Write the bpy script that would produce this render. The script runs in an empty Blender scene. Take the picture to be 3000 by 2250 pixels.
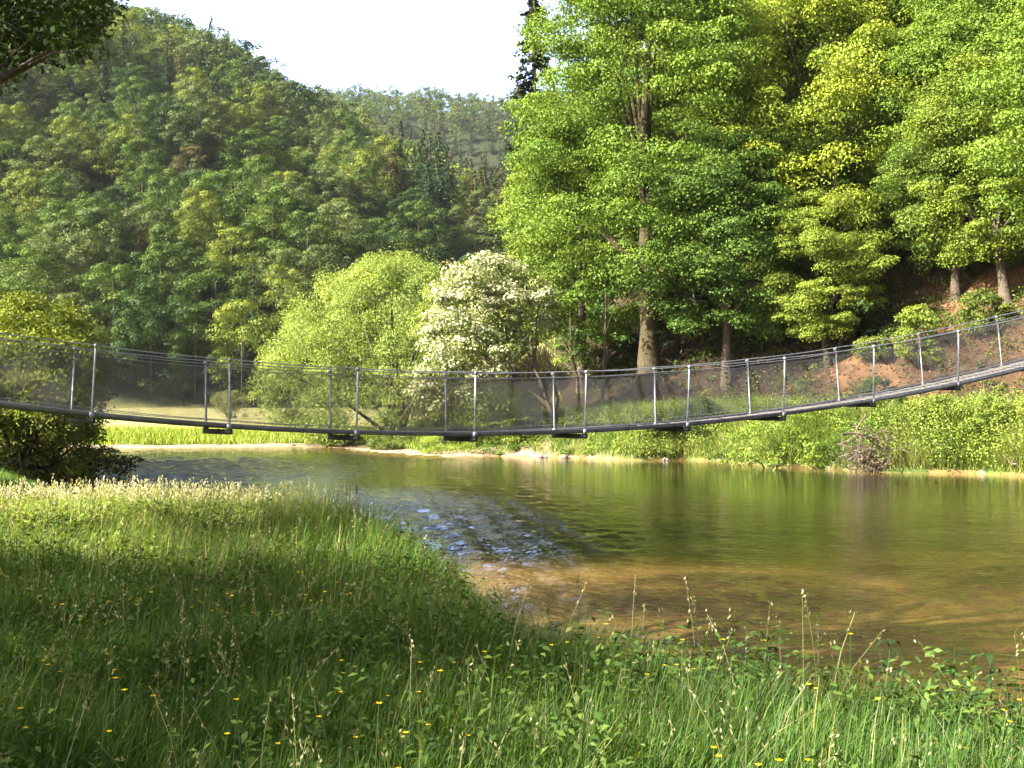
import bpy, math
import numpy as np
from mathutils import Vector, Matrix

# ------------------------------------------------------------------ camera, sky, sun
S = bpy.context.scene
COL = S.collection
F = 3400.0            # focal length in pixels of the 3000 px wide photograph
ZC = 2.9              # eye above the water (water is z = 0)
HZ = 1170.0           # horizon row
cam_d = bpy.data.cameras.new('camera'); cam = bpy.data.objects.new('camera', cam_d); COL.objects.link(cam)
cam_d.sensor_width = 36; cam_d.lens = 36 * F / 3000; cam_d.clip_start = 0.1; cam_d.clip_end = 3000
PITCH = math.atan((HZ - 1125) / F)
cam.location = (0, 0, ZC); cam.rotation_euler = (math.radians(90) + PITCH, 0, 0)
S.camera = cam
SUN_DIR = Vector((-0.77, -0.30, 0.56)).normalized()
el = math.asin(SUN_DIR.z); az = math.atan2(SUN_DIR.x, SUN_DIR.y)
w = bpy.data.worlds.new('World'); S.world = w; w.use_nodes = True
nt = w.node_tree; bg = nt.nodes['Background']; sky = nt.nodes.new('ShaderNodeTexSky')
sky.sky_type = 'NISHITA'; sky.sun_disc = False; sky.sun_elevation = el; sky.sun_rotation = az
sky.air_density = 0.8; sky.dust_density = 9.0; sky.ozone_density = .6; sky.altitude = 200
bg.inputs[1].default_value = 0.06
# brightness added low in the northern sky to whiten it and blue the reflections
def wm(op, a, b=None):
    n = nt.nodes.new('ShaderNodeMath'); n.operation = op
    for i, v in enumerate((a, b)):
        if v is None: continue
        if isinstance(v, (int, float)): n.inputs[i].default_value = v
        else: nt.links.new(v, n.inputs[i])
    return n.outputs[0]
tcw = nt.nodes.new('ShaderNodeTexCoord'); sxyz = nt.nodes.new('ShaderNodeSeparateXYZ'); nt.links.new(tcw.outputs['Generated'], sxyz.inputs[0])
north = nt.nodes.new('ShaderNodeMapRange'); north.interpolation_type = 'SMOOTHSTEP'; nt.links.new(sxyz.outputs['Y'], north.inputs[0]); north.inputs[1].default_value = .45; north.inputs[2].default_value = .85
low_ = nt.nodes.new('ShaderNodeMapRange'); low_.interpolation_type = 'SMOOTHSTEP'; nt.links.new(sxyz.outputs['Z'], low_.inputs[0]); low_.inputs[1].default_value = .62; low_.inputs[2].default_value = .25
cn_ = nt.nodes.new('ShaderNodeTexNoise'); cn_.inputs['Scale'].default_value = 3.0; nt.links.new(tcw.outputs['Generated'], cn_.inputs['Vector'])
cm = nt.nodes.new('ShaderNodeMapRange'); nt.links.new(cn_.outputs['Fac'], cm.inputs[0]); cm.inputs[3].default_value = .8; cm.inputs[4].default_value = 1.1
f_ = wm('MULTIPLY', wm('MULTIPLY', north.outputs[0], low_.outputs[0]), cm.outputs[0])
cl = nt.nodes.new('ShaderNodeMix'); cl.data_type = 'RGBA'; nt.links.new(f_, cl.inputs[0]); nt.links.new(sky.outputs[0], cl.inputs[6]); cl.inputs[7].default_value = (7, 9.3, 15.5, 1)
nt.links.new(cl.outputs[2], bg.inputs[0])
sd = bpy.data.lights.new('sun', 'SUN'); so = bpy.data.objects.new('sun', sd); COL.objects.link(so)
sd.energy = 5.0; sd.angle = math.radians(0.5); sd.color = (1, 0.93, 0.80)
so.rotation_euler = SUN_DIR.to_track_quat('Z', 'Y').to_euler(); so.location = (-30, -20, 60)
S.view_settings.view_transform = 'Standard'; S.view_settings.look = 'None'
S.view_settings.exposure = 2.3; S.view_settings.gamma = 1
S.render.engine = 'CYCLES'
cy = S.cycles
cy.max_bounces = 4; cy.diffuse_bounces = 1; cy.transmission_bounces = 2; cy.glossy_bounces = 3
cy.volume_bounces = 0; cy.transparent_max_bounces = 8; cy.use_denoising = True
cy.sample_clamp_indirect = 6

def at(px, py, Z):
    """point of the place seen at photo pixel (px, py) at depth Z (level axis along +Y)"""
    return Vector(((px - 1500) / F * Z, Z, ZC - (py - HZ) / F * Z))
def pix(x, y, z):
    return 1500 + x / y * F, HZ - (z - ZC) / y * F

# ------------------------------------------------------------------ helpers
def R(seed): return np.random.default_rng(seed)
_cw = R(5)
_K = _cw.normal(size=(24, 2)); _K /= np.linalg.norm(_K, axis=1)[:, None]; _PH = _cw.uniform(0, 6.28, 24); _FR = _cw.uniform(.6, 1.9, 24)
def noise2(x, y, scale, k=0):
    """smooth pseudo noise about -1..1 with feature size scale"""
    s = 0
    for i in range(k, k + 6):
        j = i % 24
        s = s + np.sin((x * _K[j, 0] + y * _K[j, 1]) * _FR[j] * 6.28 / (2 * scale) + _PH[j])
    return s / 3.2
def mesh_np(name, V, Q, mat, var=None, smooth=False, tint=None, parent=None, link=True):
    """one mesh object from numpy vertices and an (n,4) or (n,3) face array (or a list of such)"""
    V = np.ascontiguousarray(V, dtype=np.float32)
    Qs = Q if isinstance(Q, list) and np.ndim(Q[0]) == 2 else [Q]
    Qs = [np.asarray(q, dtype=np.int32) for q in Qs if len(q)]
    me = bpy.data.meshes.new(name)
    loops = np.concatenate([q.ravel() for q in Qs])
    tot = np.concatenate([np.full(len(q), q.shape[1], dtype=np.int32) for q in Qs])
    start = np.concatenate([[0], np.cumsum(tot)[:-1]]).astype(np.int32)
    me.vertices.add(len(V)); me.vertices.foreach_set('co', V.ravel())
    me.loops.add(len(loops)); me.loops.foreach_set('vertex_index', loops)
    me.polygons.add(len(tot)); me.polygons.foreach_set('loop_start', start)
    me.update(calc_edges=True)
    if smooth: me.polygons.foreach_set('use_smooth', np.ones(len(tot), dtype=bool))
    if var is not None:
        dom = 'FACE' if len(var) == len(tot) else 'POINT'
        a = me.attributes.new('var', 'FLOAT', dom); a.data.foreach_set('value', np.asarray(var, dtype=np.float32))
    if tint is not None:
        dom = 'FACE' if len(tot) == len(tint) else 'POINT'
        a = me.attributes.new('tint', 'FLOAT_COLOR', dom)
        a.data.foreach_set('color', np.concatenate([tint, np.ones((len(tint), 1))], 1).astype(np.float32).ravel())
    me.materials.append(mat)
    o = bpy.data.objects.new(name, me)
    COL.objects.link(o)
    if parent: o.parent = parent
    return o
def tag(o, label=None, cat=None, group=None, kind=None):
    if label: o['label'] = label
    if cat: o['category'] = cat
    if group: o['group'] = group
    if kind: o['kind'] = kind
    return o
def empty(name, loc, rz=0, sc=1):
    o = bpy.data.objects.new(name, None); COL.objects.link(o); o.location = loc
    o.rotation_euler = (0, 0, rz); o.scale = (sc, sc, sc) if not isinstance(sc, tuple) else sc
    o.empty_display_size = .3
    return o
def copy_tree(o, parent=None):
    c = o.copy(); COL.objects.link(c)
    if parent: c.parent = parent
    for ch in list(o.children): copy_tree(ch, c)
    return c
class MB:
    """collects tubes and boxes into one mesh"""
    def __init__(s): s.V = []; s.Q = []; s.n = 0
    def add(s, V, Q):
        s.V.append(np.asarray(V, float)); s.Q.append(np.asarray(Q) + s.n); s.n += len(V)
    def tube(s, P, rad, k=6, cap=True):
        P = np.asarray(P, float); m = len(P); rad = np.broadcast_to(np.asarray(rad, float), (m,))
        T = np.gradient(P, axis=0); T /= np.linalg.norm(T, axis=1)[:, None] + 1e-9
        ref = np.array([0, 0, 1.]) if abs(T[:, 2]).mean() < .8 else np.array([1., 0, 0])
        A = np.cross(T, ref); A /= np.linalg.norm(A, axis=1)[:, None] + 1e-9; B = np.cross(T, A)
        a = np.arange(k) * 2 * math.pi / k
        V = (P[:, None] + rad[:, None, None] * (np.cos(a)[None, :, None] * A[:, None] + np.sin(a)[None, :, None] * B[:, None])).reshape(-1, 3)
        q = []
        for i in range(m - 1):
            for j in range(k):
                q.append((i * k + j, i * k + (j + 1) % k, (i + 1) * k + (j + 1) % k, (i + 1) * k + j))
        if cap and k >= 4:
            for o0 in (0, (m - 1) * k):
                for j in range(1, k - 2, 2): q.append((o0, o0 + j, o0 + j + 1, o0 + (j + 2) % k))
                if k % 2: q.append((o0, o0 + k - 2, o0 + k - 1, o0 + k - 1))
        s.add(V, [x for x in q if len(set(x)) == 4] )
        return s
    def box(s, c, ax, ay, az_):
        """box centred at c with half-axis vectors"""
        c, ax, ay, az_ = (np.asarray(v, float) for v in (c, ax, ay, az_))
        V = [c + i * ax + j * ay + k * az_ for k in (-1, 1) for j in (-1, 1) for i in (-1, 1)]
        s.add(V, [(0, 2, 3, 1), (4, 5, 7, 6), (0, 1, 5, 4), (2, 6, 7, 3), (0, 4, 6, 2), (1, 3, 7, 5)])
        return s
    def build(s, name, mat, parent=None, smooth=False):
        return mesh_np(name, np.concatenate(s.V), np.concatenate(s.Q), mat, smooth=smooth, parent=parent)

# ------------------------------------------------------------------ materials
def mat(name):
    m = bpy.data.materials.new(name); m.use_nodes = True
    return m, m.node_tree.nodes, m.node_tree.links, m.node_tree.nodes['Principled BSDF']
def nd(ns, t, **kw):
    n = ns.new(t)
    for k, v in kw.items(): setattr(n, k, v)
    return n
def ramp(ns, stops, interp='LINEAR'):
    n = ns.new('ShaderNodeValToRGB'); cr = n.color_ramp; cr.interpolation = interp
    while len(cr.elements) < len(stops): cr.elements.new(.5)
    for e, (p, c) in zip(cr.elements, stops): e.position = p; e.color = (*c, 1)
    return n
def leaf_mat(name, source='object', color=(.06, .12, .02), trans=.25, lift=(1.35, 1.2, .9), low=(.55, .66, .6), gloss=.012):
    """foliage; the colour comes from the object's own colour, the 'tint' attribute or a constant"""
    m, ns, ln, b = mat(name); ns.remove(b)
    out = ns['Material Output']
    at_ = nd(ns, 'ShaderNodeAttribute', attribute_name='var')
    if source == 'object':
        src = nd(ns, 'ShaderNodeObjectInfo').outputs['Color']
    elif source == 'tint':
        src = nd(ns, 'ShaderNodeAttribute', attribute_name='tint').outputs['Color']
    else:
        c = nd(ns, 'ShaderNodeRGB'); c.outputs[0].default_value = (*color, 1); src = c.outputs[0]
    r = ramp(ns, [(0, tuple(x * .5 for x in low)), (.5, (.5, .5, .5)), (1, tuple(x * .5 for x in lift))])
    ln.new(at_.outputs['Fac'], r.inputs[0])
    mul = nd(ns, 'ShaderNodeMix', data_type='RGBA', blend_type='MULTIPLY'); mul.inputs[0].default_value = 1
    ln.new(src, mul.inputs[6]); ln.new(r.outputs[0], mul.inputs[7])
    dbl = nd(ns, 'ShaderNodeMix', data_type='RGBA', blend_type='MULTIPLY'); dbl.inputs[0].default_value = 1
    dbl.inputs[7].default_value = (2, 2, 2, 1); ln.new(mul.outputs[2], dbl.inputs[6])
    tr = nd(ns, 'ShaderNodeMix', data_type='RGBA', blend_type='MULTIPLY'); tr.inputs[0].default_value = 1
    tr.inputs[7].default_value = (1.25, 1.15, .45, 1); ln.new(dbl.outputs[2], tr.inputs[6])
    d = nd(ns, 'ShaderNodeBsdfDiffuse'); t = nd(ns, 'ShaderNodeBsdfTranslucent'); g = nd(ns, 'ShaderNodeBsdfGlossy')
    g.inputs['Roughness'].default_value = .6; g.inputs['Color'].default_value = (1, 1, 1, 1)
    ln.new(dbl.outputs[2], d.inputs[0]); ln.new(tr.outputs[2], t.inputs[0])
    mx = nd(ns, 'ShaderNodeMixShader'); mx.inputs[0].default_value = trans
    ln.new(d.outputs[0], mx.inputs[1]); ln.new(t.outputs[0], mx.inputs[2])
    mg = nd(ns, 'ShaderNodeMixShader'); mg.inputs[0].default_value = gloss
    ln.new(mx.outputs[0], mg.inputs[1]); ln.new(g.outputs[0], mg.inputs[2]); ln.new(mg.outputs[0], out.inputs[0])
    return m
def noisy_mat(name, c1, c2, scale=4, rough=.9, bump=.3, stretch=(1, 1, 1), metal=0, detail=6):
    m, ns, ln, b = mat(name)
    tc = nd(ns, 'ShaderNodeTexCoord'); mp = nd(ns, 'ShaderNodeMapping'); mp.inputs['Scale'].default_value = stretch
    n = nd(ns, 'ShaderNodeTexNoise'); n.inputs['Scale'].default_value = scale; n.inputs['Detail'].default_value = detail
    ln.new(tc.outputs['Object'], mp.inputs[0]); ln.new(mp.outputs[0], n.inputs['Vector'])
    r = ramp(ns, [(.3, c1), (.7, c2)]); ln.new(n.outputs['Fac'], r.inputs[0]); ln.new(r.outputs[0], b.inputs['Base Color'])
    b.inputs['Roughness'].default_value = rough; b.inputs['Metallic'].default_value = metal
    bp = nd(ns, 'ShaderNodeBump'); bp.inputs['Strength'].default_value = bump; bp.inputs['Distance'].default_value = .05
    ln.new(n.outputs['Fac'], bp.inputs['Height']); ln.new(bp.outputs[0], b.inputs['Normal'])
    return m
M_leaf = leaf_mat('leaves')
M_wood = leaf_mat('distant_leaves', 'tint')
M_grass = leaf_mat('grass_blades', 'tint', trans=.35, lift=(1.7, 1.4, .8), gloss=.015)
M_blossom = leaf_mat('blossom', 'const', (.46, .48, .32), trans=.3, lift=(1.2, 1.2, 1.2), low=(.6, .68, .5), gloss=.02)
M_bark = noisy_mat('bark', (.035, .026, .018), (.13, .10, .07), 9, .95, .8, (3, 3, .5))
M_bark_y = noisy_mat('mossy_bark', (.028, .021, .010), (.085, .066, .028), 6, .95, .8, (3, 3, .6))
M_drift = noisy_mat('driftwood', (.08, .055, .045), (.25, .19, .16), 8, .9, .5)
M_steel = noisy_mat('galvanised_steel', (.19, .21, .24), (.31, .33, .37), 14, .5, .05, metal=.4)
M_wire = noisy_mat('weathered_wire', (.06, .06, .065), (.10, .10, .105), 30, .9, 0)
M_wire.node_tree.nodes['Principled BSDF'].inputs['Specular IOR Level'].default_value = 0
M_beam = noisy_mat('weathered_steel_beam', (.16, .17, .19), (.30, .31, .33), 5, .6, .1)
M_edge = noisy_mat('tarnished_steel', (.07, .075, .085), (.15, .155, .17), 5, .6, .2)
M_deck = noisy_mat('grey_planks', (.10, .095, .09), (.22, .21, .20), 6, .8, .3, (1, 8, 1))
M_dark = noisy_mat('dark_beam', (.03, .03, .035), (.07, .07, .075), 8, .7, .2)
M_stone = noisy_mat('pale_stone', (.10, .085, .07), (.24, .20, .17), 5, .9, .5)

# ------------------------------------------------------------------ terrain
def wy(py): return ZC * F / (py - HZ)          # distance of a water point seen on row py
far_px = [(-1500, 1315), (-400, 1313), (0, 1313), (380, 1313), (850, 1308), (1000, 1312), (1120, 1325), (1260, 1335), (1330, 1338), (1450, 1336),
          (1700, 1343), (1860, 1350), (2000, 1347), (2130, 1353), (2260, 1368), (2400, 1372), (2600, 1384), (2850, 1388), (3000, 1395)]
FAR = [((px - 1500) / F * wy(py), wy(py)) for px, py in far_px] + [(22.5, 38), (25, 30), (30, 20), (60, 5), (180, -40)]
NEAR = [(180, -60), (60, -14), (30, -5), (14, 2.2), (8, 4.0), (5.4, 5.2), (3.5, 6.2), (2.1, 6.95), (1.1, 7.7), (.7, 8.6), (.4, 10.0), (.0, 11.7),
        (-.6, 13.4), (-1.3, 15.3), (-2.5, 16.9), (-4.0, 18.3), (-5.9, 20.6), (-7.9, 24.2), (-9.6, 27.5), (-12.0, 31.5), (-14.6, 36), (-17.2, 41), (-21, 45), (-28, 50), (-45, 54), (-75, 56)]
POLY = np.array(FAR[::1] + NEAR)
def river_sd(x, y):
    """signed distance to the river outline (negative in the water) and whether the near bank is the closer one"""
    sh = x.shape; x = x.ravel(); y = y.ravel(); best = np.full(x.shape, 1e9); near = np.zeros(x.shape, bool); inside = np.zeros(x.shape, bool)
    n = len(POLY); nf = len(FAR)
    for i in range(n):
        ax_, ay_ = POLY[i]; bx_, by_ = POLY[(i + 1) % n]
        dx, dy = bx_ - ax_, by_ - ay_
        t = np.clip(((x - ax_) * dx + (y - ay_) * dy) / (dx * dx + dy * dy), 0, 1)
        d = np.hypot(x - ax_ - t * dx, y - ay_ - t * dy)
        m = d < best; best[m] = d[m]; near[m] = (i >= nf and i < n - 1)
        c = ((ay_ > y) != (by_ > y)) & (x < (bx_ - ax_) * (y - ay_) / (by_ - ay_ + 1e-12) + ax_)
        inside ^= c
    sd_ = np.where(inside, -best, best)
    return sd_.reshape(sh), near.reshape(sh)
def sst(a, b, v):
    t = np.clip((v - a) / (b - a), 0, 1); return t * t * (3 - 2 * t)
TOE_A = np.array([6.5, 65.0]); TOE_D = np.array([15.5, -17.0]); TOE_D = TOE_D / np.linalg.norm(TOE_D); TOE_N = np.array([-TOE_D[1], TOE_D[0]])
RIDGE_PX = [-3000, -1500, -600, 0, 330, 500, 600, 700, 800, 900, 960, 1050, 1200, 1400, 1700, 2400, 6000]
RIDGE_PY = [300, -60, -160, -95, 0, 30, 60, 112, 168, 218, 250, 285, 340, 430, 560, 700, 900]
def terrain(x, y):
    """height and the river distance, near-bank flag, slope distance"""
    x = np.asarray(x, float); y = np.asarray(y, float)
    sd_, near = river_sd(x, y)
    bump = noise2(x, y, 3.0) * .05 + noise2(x, y, 11, 7) * .08
    hn = .06 + (1.12 - .74 * sst(12, 25, y)) * sst(-.1, 1.5, sd_)
    right = sst(-6, 4, x)
    hf = .04 + (.5 + 1.2 * right) * sst(-.1, 6 - 4.0 * right, sd_) + (.35 + .25 * right) * sst(6, 30, sd_) + 1.0 * sst(25, 95, sd_)
    flat = np.where(near, hn, hf)
    h = np.where(sd_ < 0, -np.minimum(1.1, -sd_ * .28) - .02, flat + bump * sst(0.3, 3, sd_))
    # steep wooded slope on the right bank
    s = (x - TOE_A[0]) * TOE_N[0] + (y - TOE_A[1]) * TOE_N[1]
    s = s + noise2(x, y, 7, 3) * 1.1
    along = (x - TOE_A[0]) * TOE_D[0] + (y - TOE_A[1]) * TOE_D[1]
    side = sst(-34, -6, along) 
    sl = np.where((sd_ > 0) & ~near, np.maximum(0, s), 0)
    hs = 48 * (1 - np.exp(-sl * .82 / 48)) * side
    h = h + hs * sst(0, 3.0, sd_)
    # wooded hills across the field
    r = np.hypot(x, y); yy = np.maximum(y, 1e-3)
    px = np.where(y > 20, 1500 + x / yy * F, np.where(x < 0, -3000, 6000))
    px = np.clip(px, -3000, 6000)
    E = (HZ - np.interp(px, RIDGE_PX, RIDGE_PY)) / F
    foot = 150 + noise2(x, y, 60, 2) * 7 + sst(900, 1500, px) * 25
    Rg = 400 - sst(700, 1400, px) * 90
    top = np.maximum(E * Rg * np.sqrt(1 + ((np.clip(px, -1500, 4500) - 1500) / F) ** 2) * .98 - 18, 6)
    t = np.clip((yy - foot) / (Rg - foot), 0, 1)
    hill = (top * (1.12 * t - .12 * t * t * t)) * np.where(t < 1, 1, 1) + noise2(x, y, 38, 5) * 9 * np.sin(np.pi * t) + noise2(x, y, 16, 9) * 2.2 * np.sin(np.pi * t)
    fall = sst(Rg + 5, Rg + 120, yy)
    hill = hill * (1 - .35 * fall)
    E2 = (HZ - 262 + 8 * np.sin(px / 130.)) / F
    back = (E2 * 700 - 16) * sst(450, 690, yy) * np.where(y > 0, 1, 0)
    hill = np.where(yy > 450, np.maximum(hill, back), hill)
    h = h + hill * (y > 60) * (1 - side * sst(2, 14, s) * (yy < 200))
    return h, sd_, near, s
def hgt(x, y):
    return float(terrain(np.array([x]), np.array([y]))[0][0])

ang = np.concatenate([np.radians(np.arange(-180, -40, 4.0)), np.radians(np.arange(-40, 40, .22)), np.radians(np.arange(40, 180.1, 4.0))])
rad = np.concatenate([[.01, .6, 1.2, 1.8], np.geomspace(2.2, 60, 250), np.geomspace(60.6, 190, 120), np.geomspace(192, 830, 110)])
A_, R_ = np.meshgrid(ang, rad); X_ = R_ * np.sin(A_); Y_ = R_ * np.cos(A_)
H_, SD_, NR_, SL_ = terrain(X_, Y_)
nr, na = A_.shape; ii, jj = np.meshgrid(np.arange(nr - 1), np.arange(na - 1), indexing='ij')
Qg = np.stack([ii * na + jj, ii * na + jj + 1, (ii + 1) * na + jj + 1, (ii + 1) * na + jj], -1).reshape(-1, 4)[:, ::-1]
# ground colour classes: soil, sand, turf, and litter with the canopy's shade painted in
sand = np.clip(1 - sst(.1, .8, SD_), 0, 1) * (SD_ > -3) * (1 - .97 * sst(2, 7, X_)) * np.where(NR_, .5, 1) 
sand = np.maximum(sand, (~NR_) * (X_ < 2) * (SD_ > 0) * (1 - sst(1.0, 3.2, SD_ + noise2(X_, Y_, 2.5, 4) * .8)))
path = np.exp(-((SL_ + 2.2 + noise2(X_, Y_, 9, 2) * .5) / .9) ** 2) * (~NR_) * (SD_ > 2.5) * (Y_ < 90)
AL_ = (X_ - TOE_A[0]) * TOE_D[0] + (Y_ - TOE_A[1]) * TOE_D[1]
litter = sst(-.6, .8, SL_) * sst(-26, -8, AL_) * (~NR_) * (SD_ > .5) * (Y_ < 190)
forest = sst(146, 152, Y_)
dry = sst(14, 30, SD_) * (~NR_) * (Y_ < 150)
turf = np.array([.07, .12, .025]); drym = np.array([.30, .29, .12])
C_ = turf + (drym - turf) * dry[..., None]
C_ = C_ + (np.array([.028, .036, .014]) - C_) * forest[..., None]
bare = (np.clip(.5 - .9 * noise2(X_, Y_, 5, 10), 0, 1) * sst(15.2, 17, X_) + .7 * np.exp(-((X_ - 8.4) / .8) ** 2 - ((Y_ - 64) / 2) ** 2))[..., None]
C_ = C_ + ((np.array([.038, .027, .015]) * (1 - bare) + np.array([.20, .115, .06]) * bare) * (1 + .25 * noise2(X_, Y_, 2.0, 8))[..., None] - C_) * litter[..., None]
C_ = C_ + (np.array([.50, .40, .28]) - C_) * path[..., None]
C_ = C_ + (np.array([.36, .28, .19]) - C_) * np.clip(sand, 0, 1)[..., None]
C_ = np.where((SD_ < 0)[..., None], np.array([.22, .15, .06]), C_)
mg, ns, ln, b = mat('ground')
at_ = nd(ns, 'ShaderNodeAttribute', attribute_name='tint'); tc = nd(ns, 'ShaderNodeTexCoord')
n1 = nd(ns, 'ShaderNodeTexNoise'); n1.inputs['Scale'].default_value = 1.7; n1.inputs['Detail'].default_value = 10; n1.inputs['Roughness'].default_value = .65
ln.new(tc.outputs['Object'], n1.inputs['Vector'])
rr = ramp(ns, [(.3, (.55, .52, .5)), (.7, (1.25, 1.25, 1.2))]); ln.new(n1.outputs['Fac'], rr.inputs[0])
mm = nd(ns, 'ShaderNodeMix', data_type='RGBA', blend_type='MULTIPLY'); mm.inputs[0].default_value = 1
ln.new(at_.outputs['Color'], mm.inputs[6]); ln.new(rr.outputs[0], mm.inputs[7]); ln.new(mm.outputs[2], b.inputs['Base Color'])
b.inputs['Roughness'].default_value = .95; b.inputs['Specular IOR Level'].default_value = .2
bp = nd(ns, 'ShaderNodeBump'); bp.inputs['Distance'].default_value = .12; bp.inputs['Strength'].default_value = .7
ln.new(n1.outputs['Fac'], bp.inputs['Height']); ln.new(bp.outputs[0], b.inputs['Normal'])
g = mesh_np('ground', np.stack([X_, Y_, H_], -1).reshape(-1, 3), Qg, mg, smooth=True, tint=C_.reshape(-1, 3))
tag(g, kind='structure')

# ------------------------------------------------------------------ water
mw, ns, ln, b = mat('river_water')
tc = nd(ns, 'ShaderNodeTexCoord')
def wnoise(scale, sx, sy, detail, rot=0):
    mp = nd(ns, 'ShaderNodeMapping'); mp.inputs['Scale'].default_value = (sx, sy, 1); mp.inputs['Rotation'].default_value = (0, 0, rot)
    n = nd(ns, 'ShaderNodeTexNoise'); n.inputs['Scale'].default_value = scale; n.inputs['Detail'].default_value = detail
    ln.new(tc.outputs['Object'], mp.inputs[0]); ln.new(mp.outputs[0], n.inputs['Vector']); return n
big = wnoise(.12, 1, 1, 2); cr = ramp(ns, [(.38, (.105, .066, .018)), (.62, (.14, .088, .025))]); ln.new(big.outputs['Fac'], cr.inputs[0])
# murky water: darker in mid-stream and beyond a slanting line, ochre before it
dark_fac = nd(ns, 'ShaderNodeAttribute', attribute_name='var')
dm = nd(ns, 'ShaderNodeMix', data_type='RGBA'); ln.new(dark_fac.outputs['Fac'], dm.inputs[0]); ln.new(cr.outputs[0], dm.inputs[6]); dm.inputs[7].default_value = (.006, .0065, .0015, 1)
ln.new(dm.outputs[2], b.inputs['Base Color'])
b.inputs['Roughness'].default_value = .045; b.inputs['IOR'].default_value = 1.33; b.inputs['Specular IOR Level'].default_value = .5
rip = wnoise(5.0, .8, 1.6, 3, .2); sw = wnoise(1.3, .6, 1.3, 2, -.15)
rf = nd(ns, 'ShaderNodeAttribute', attribute_name='tint'); sp = nd(ns, 'ShaderNodeSeparateColor'); ln.new(rf.outputs['Color'], sp.inputs[0])
b1 = nd(ns, 'ShaderNodeBump'); b1.inputs['Distance'].default_value = .10
b2 = nd(ns, 'ShaderNodeBump'); b2.inputs['Distance'].default_value = .10
ln.new(sp.outputs[0], b1.inputs['Strength']); ln.new(sp.outputs[1], b2.inputs['Strength'])
ln.new(rip.outputs['Fac'], b1.inputs['Height']); ln.new(sw.outputs['Fac'], b2.inputs['Height'])
ln.new(b1.outputs[0], b2.inputs['Normal']); ln.new(b2.outputs[0], b.inputs['Normal'])
wa = np.radians(np.linspace(-62, 75, 560)); wr = np.geomspace(2.5, 120, 520)
A2, R2 = np.meshgrid(wa, wr); X2 = R2 * np.sin(A2); Y2 = R2 * np.cos(A2)
S2, _ = river_sd(X2, Y2)
PX2 = 1500 + X2 / Y2 * F; PY2 = HZ + ZC * F / Y2
darkish = sst(.5, 3.5, -S2) * .97
darkish = darkish * sst(17.5, 24, Y2 + X2 * .12 + noise2(X2, Y2, 5, 3) * 1.2)
riff = np.exp(-((Y2 - 50) / 9) ** 2) * sst(-4, -9, X2) + np.exp(-((Y2 - 60) / 3.5) ** 2) * np.exp(-((X2 + 5) / 3.) ** 2)
streak = np.exp(-((X2 + 1.2 + (Y2 - 24) * .16) / (.115 * Y2)) ** 2) * np.exp(-((Y2 - 25) / 10.) ** 2)
calm = sst(26, 40, Y2) * sst(-6, 0, X2)
nearr = 1 - sst(16, 26, Y2); st1 = .14 + .35 * nearr + .9 * riff + .9 * streak - .09 * calm; st2 = .10 + .8 * riff + .8 * streak - .08 * calm
nearw = noise2(X2, Y2, .24, 3) * .0035 + noise2(X2, Y2, .36, 15) * .004
wz = nearw * (.9 * nearr + 2.2 * streak + 2.5 * riff) + (noise2(X2, Y2, .45, 1) * .004 + noise2(X2, Y2, .8, 9) * .005) * (.5 + 1.2 * nearr - .42 * calm + 7 * riff + 9 * streak)
i2, j2 = np.meshgrid(np.arange(519), np.arange(559), indexing='ij')
Qw = np.stack([i2 * 560 + j2, i2 * 560 + j2 + 1, (i2 + 1) * 560 + j2 + 1, (i2 + 1) * 560 + j2], -1).reshape(-1, 4)[:, ::-1]
wt = mesh_np('water', np.stack([X2, Y2, wz], -1).reshape(-1, 3), Qw, mw, var=darkish.ravel(), smooth=True,
             tint=np.stack([st1, st2, st1 * 0], -1).reshape(-1, 3))
tag(wt, kind='structure')

# ------------------------------------------------------------------ foliage builders
UP = np.array([0, 0, 1.])
def unit(v): return v / (np.linalg.norm(v, axis=-1, keepdims=True) + 1e-9)
def leaf_quads(P, N, size, rng, aspect=.62, hang=0):
    n = len(P); N = unit(N)
    t = rng.normal(size=(n, 3)); t[:, 2] -= hang; t -= (t * N).sum(1)[:, None] * N; t = unit(t); b = np.cross(N, t)
    L = (size * rng.uniform(.65, 1.35, n))[:, None]; Wd = L * aspect
    lift = N * L * .12
    V = np.stack([P - t * L * .5, P + b * Wd * .5 + lift, P + t * L * .5, P - b * Wd * .5 + lift], 1).reshape(-1, 3)
    return V, np.arange(4 * n).reshape(-1, 4)
def clump_leaves(Cc, Rc, per, size, rng, up=.65, nrm=(.6, .5, .55), aspect=.62, hang=0):
    """leaves on and in flattened clumps; Cc centres, Rc radii (n,3)"""
    n = len(Cc); m = n * per
    d = unit(rng.normal(size=(m, 3))); flip = rng.random(m) < up; d[:, 2] = np.where(flip, np.abs(d[:, 2]), d[:, 2])
    r = .35 + .65 * np.sqrt(rng.random(m)); idx = np.repeat(np.arange(n), per)
    P = Cc[idx] + d * Rc[idx] * r[:, None]
    N = d * nrm[0] + UP * nrm[1] + rng.normal(size=(m, 3)) * nrm[2]
    V, Q = leaf_quads(P, N, size, rng, aspect, hang)
    cv = rng.uniform(.25, .75, n)[idx]
    var = np.clip(cv + rng.normal(0, .11, m), 0, 1)
    return V, Q, var
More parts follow.
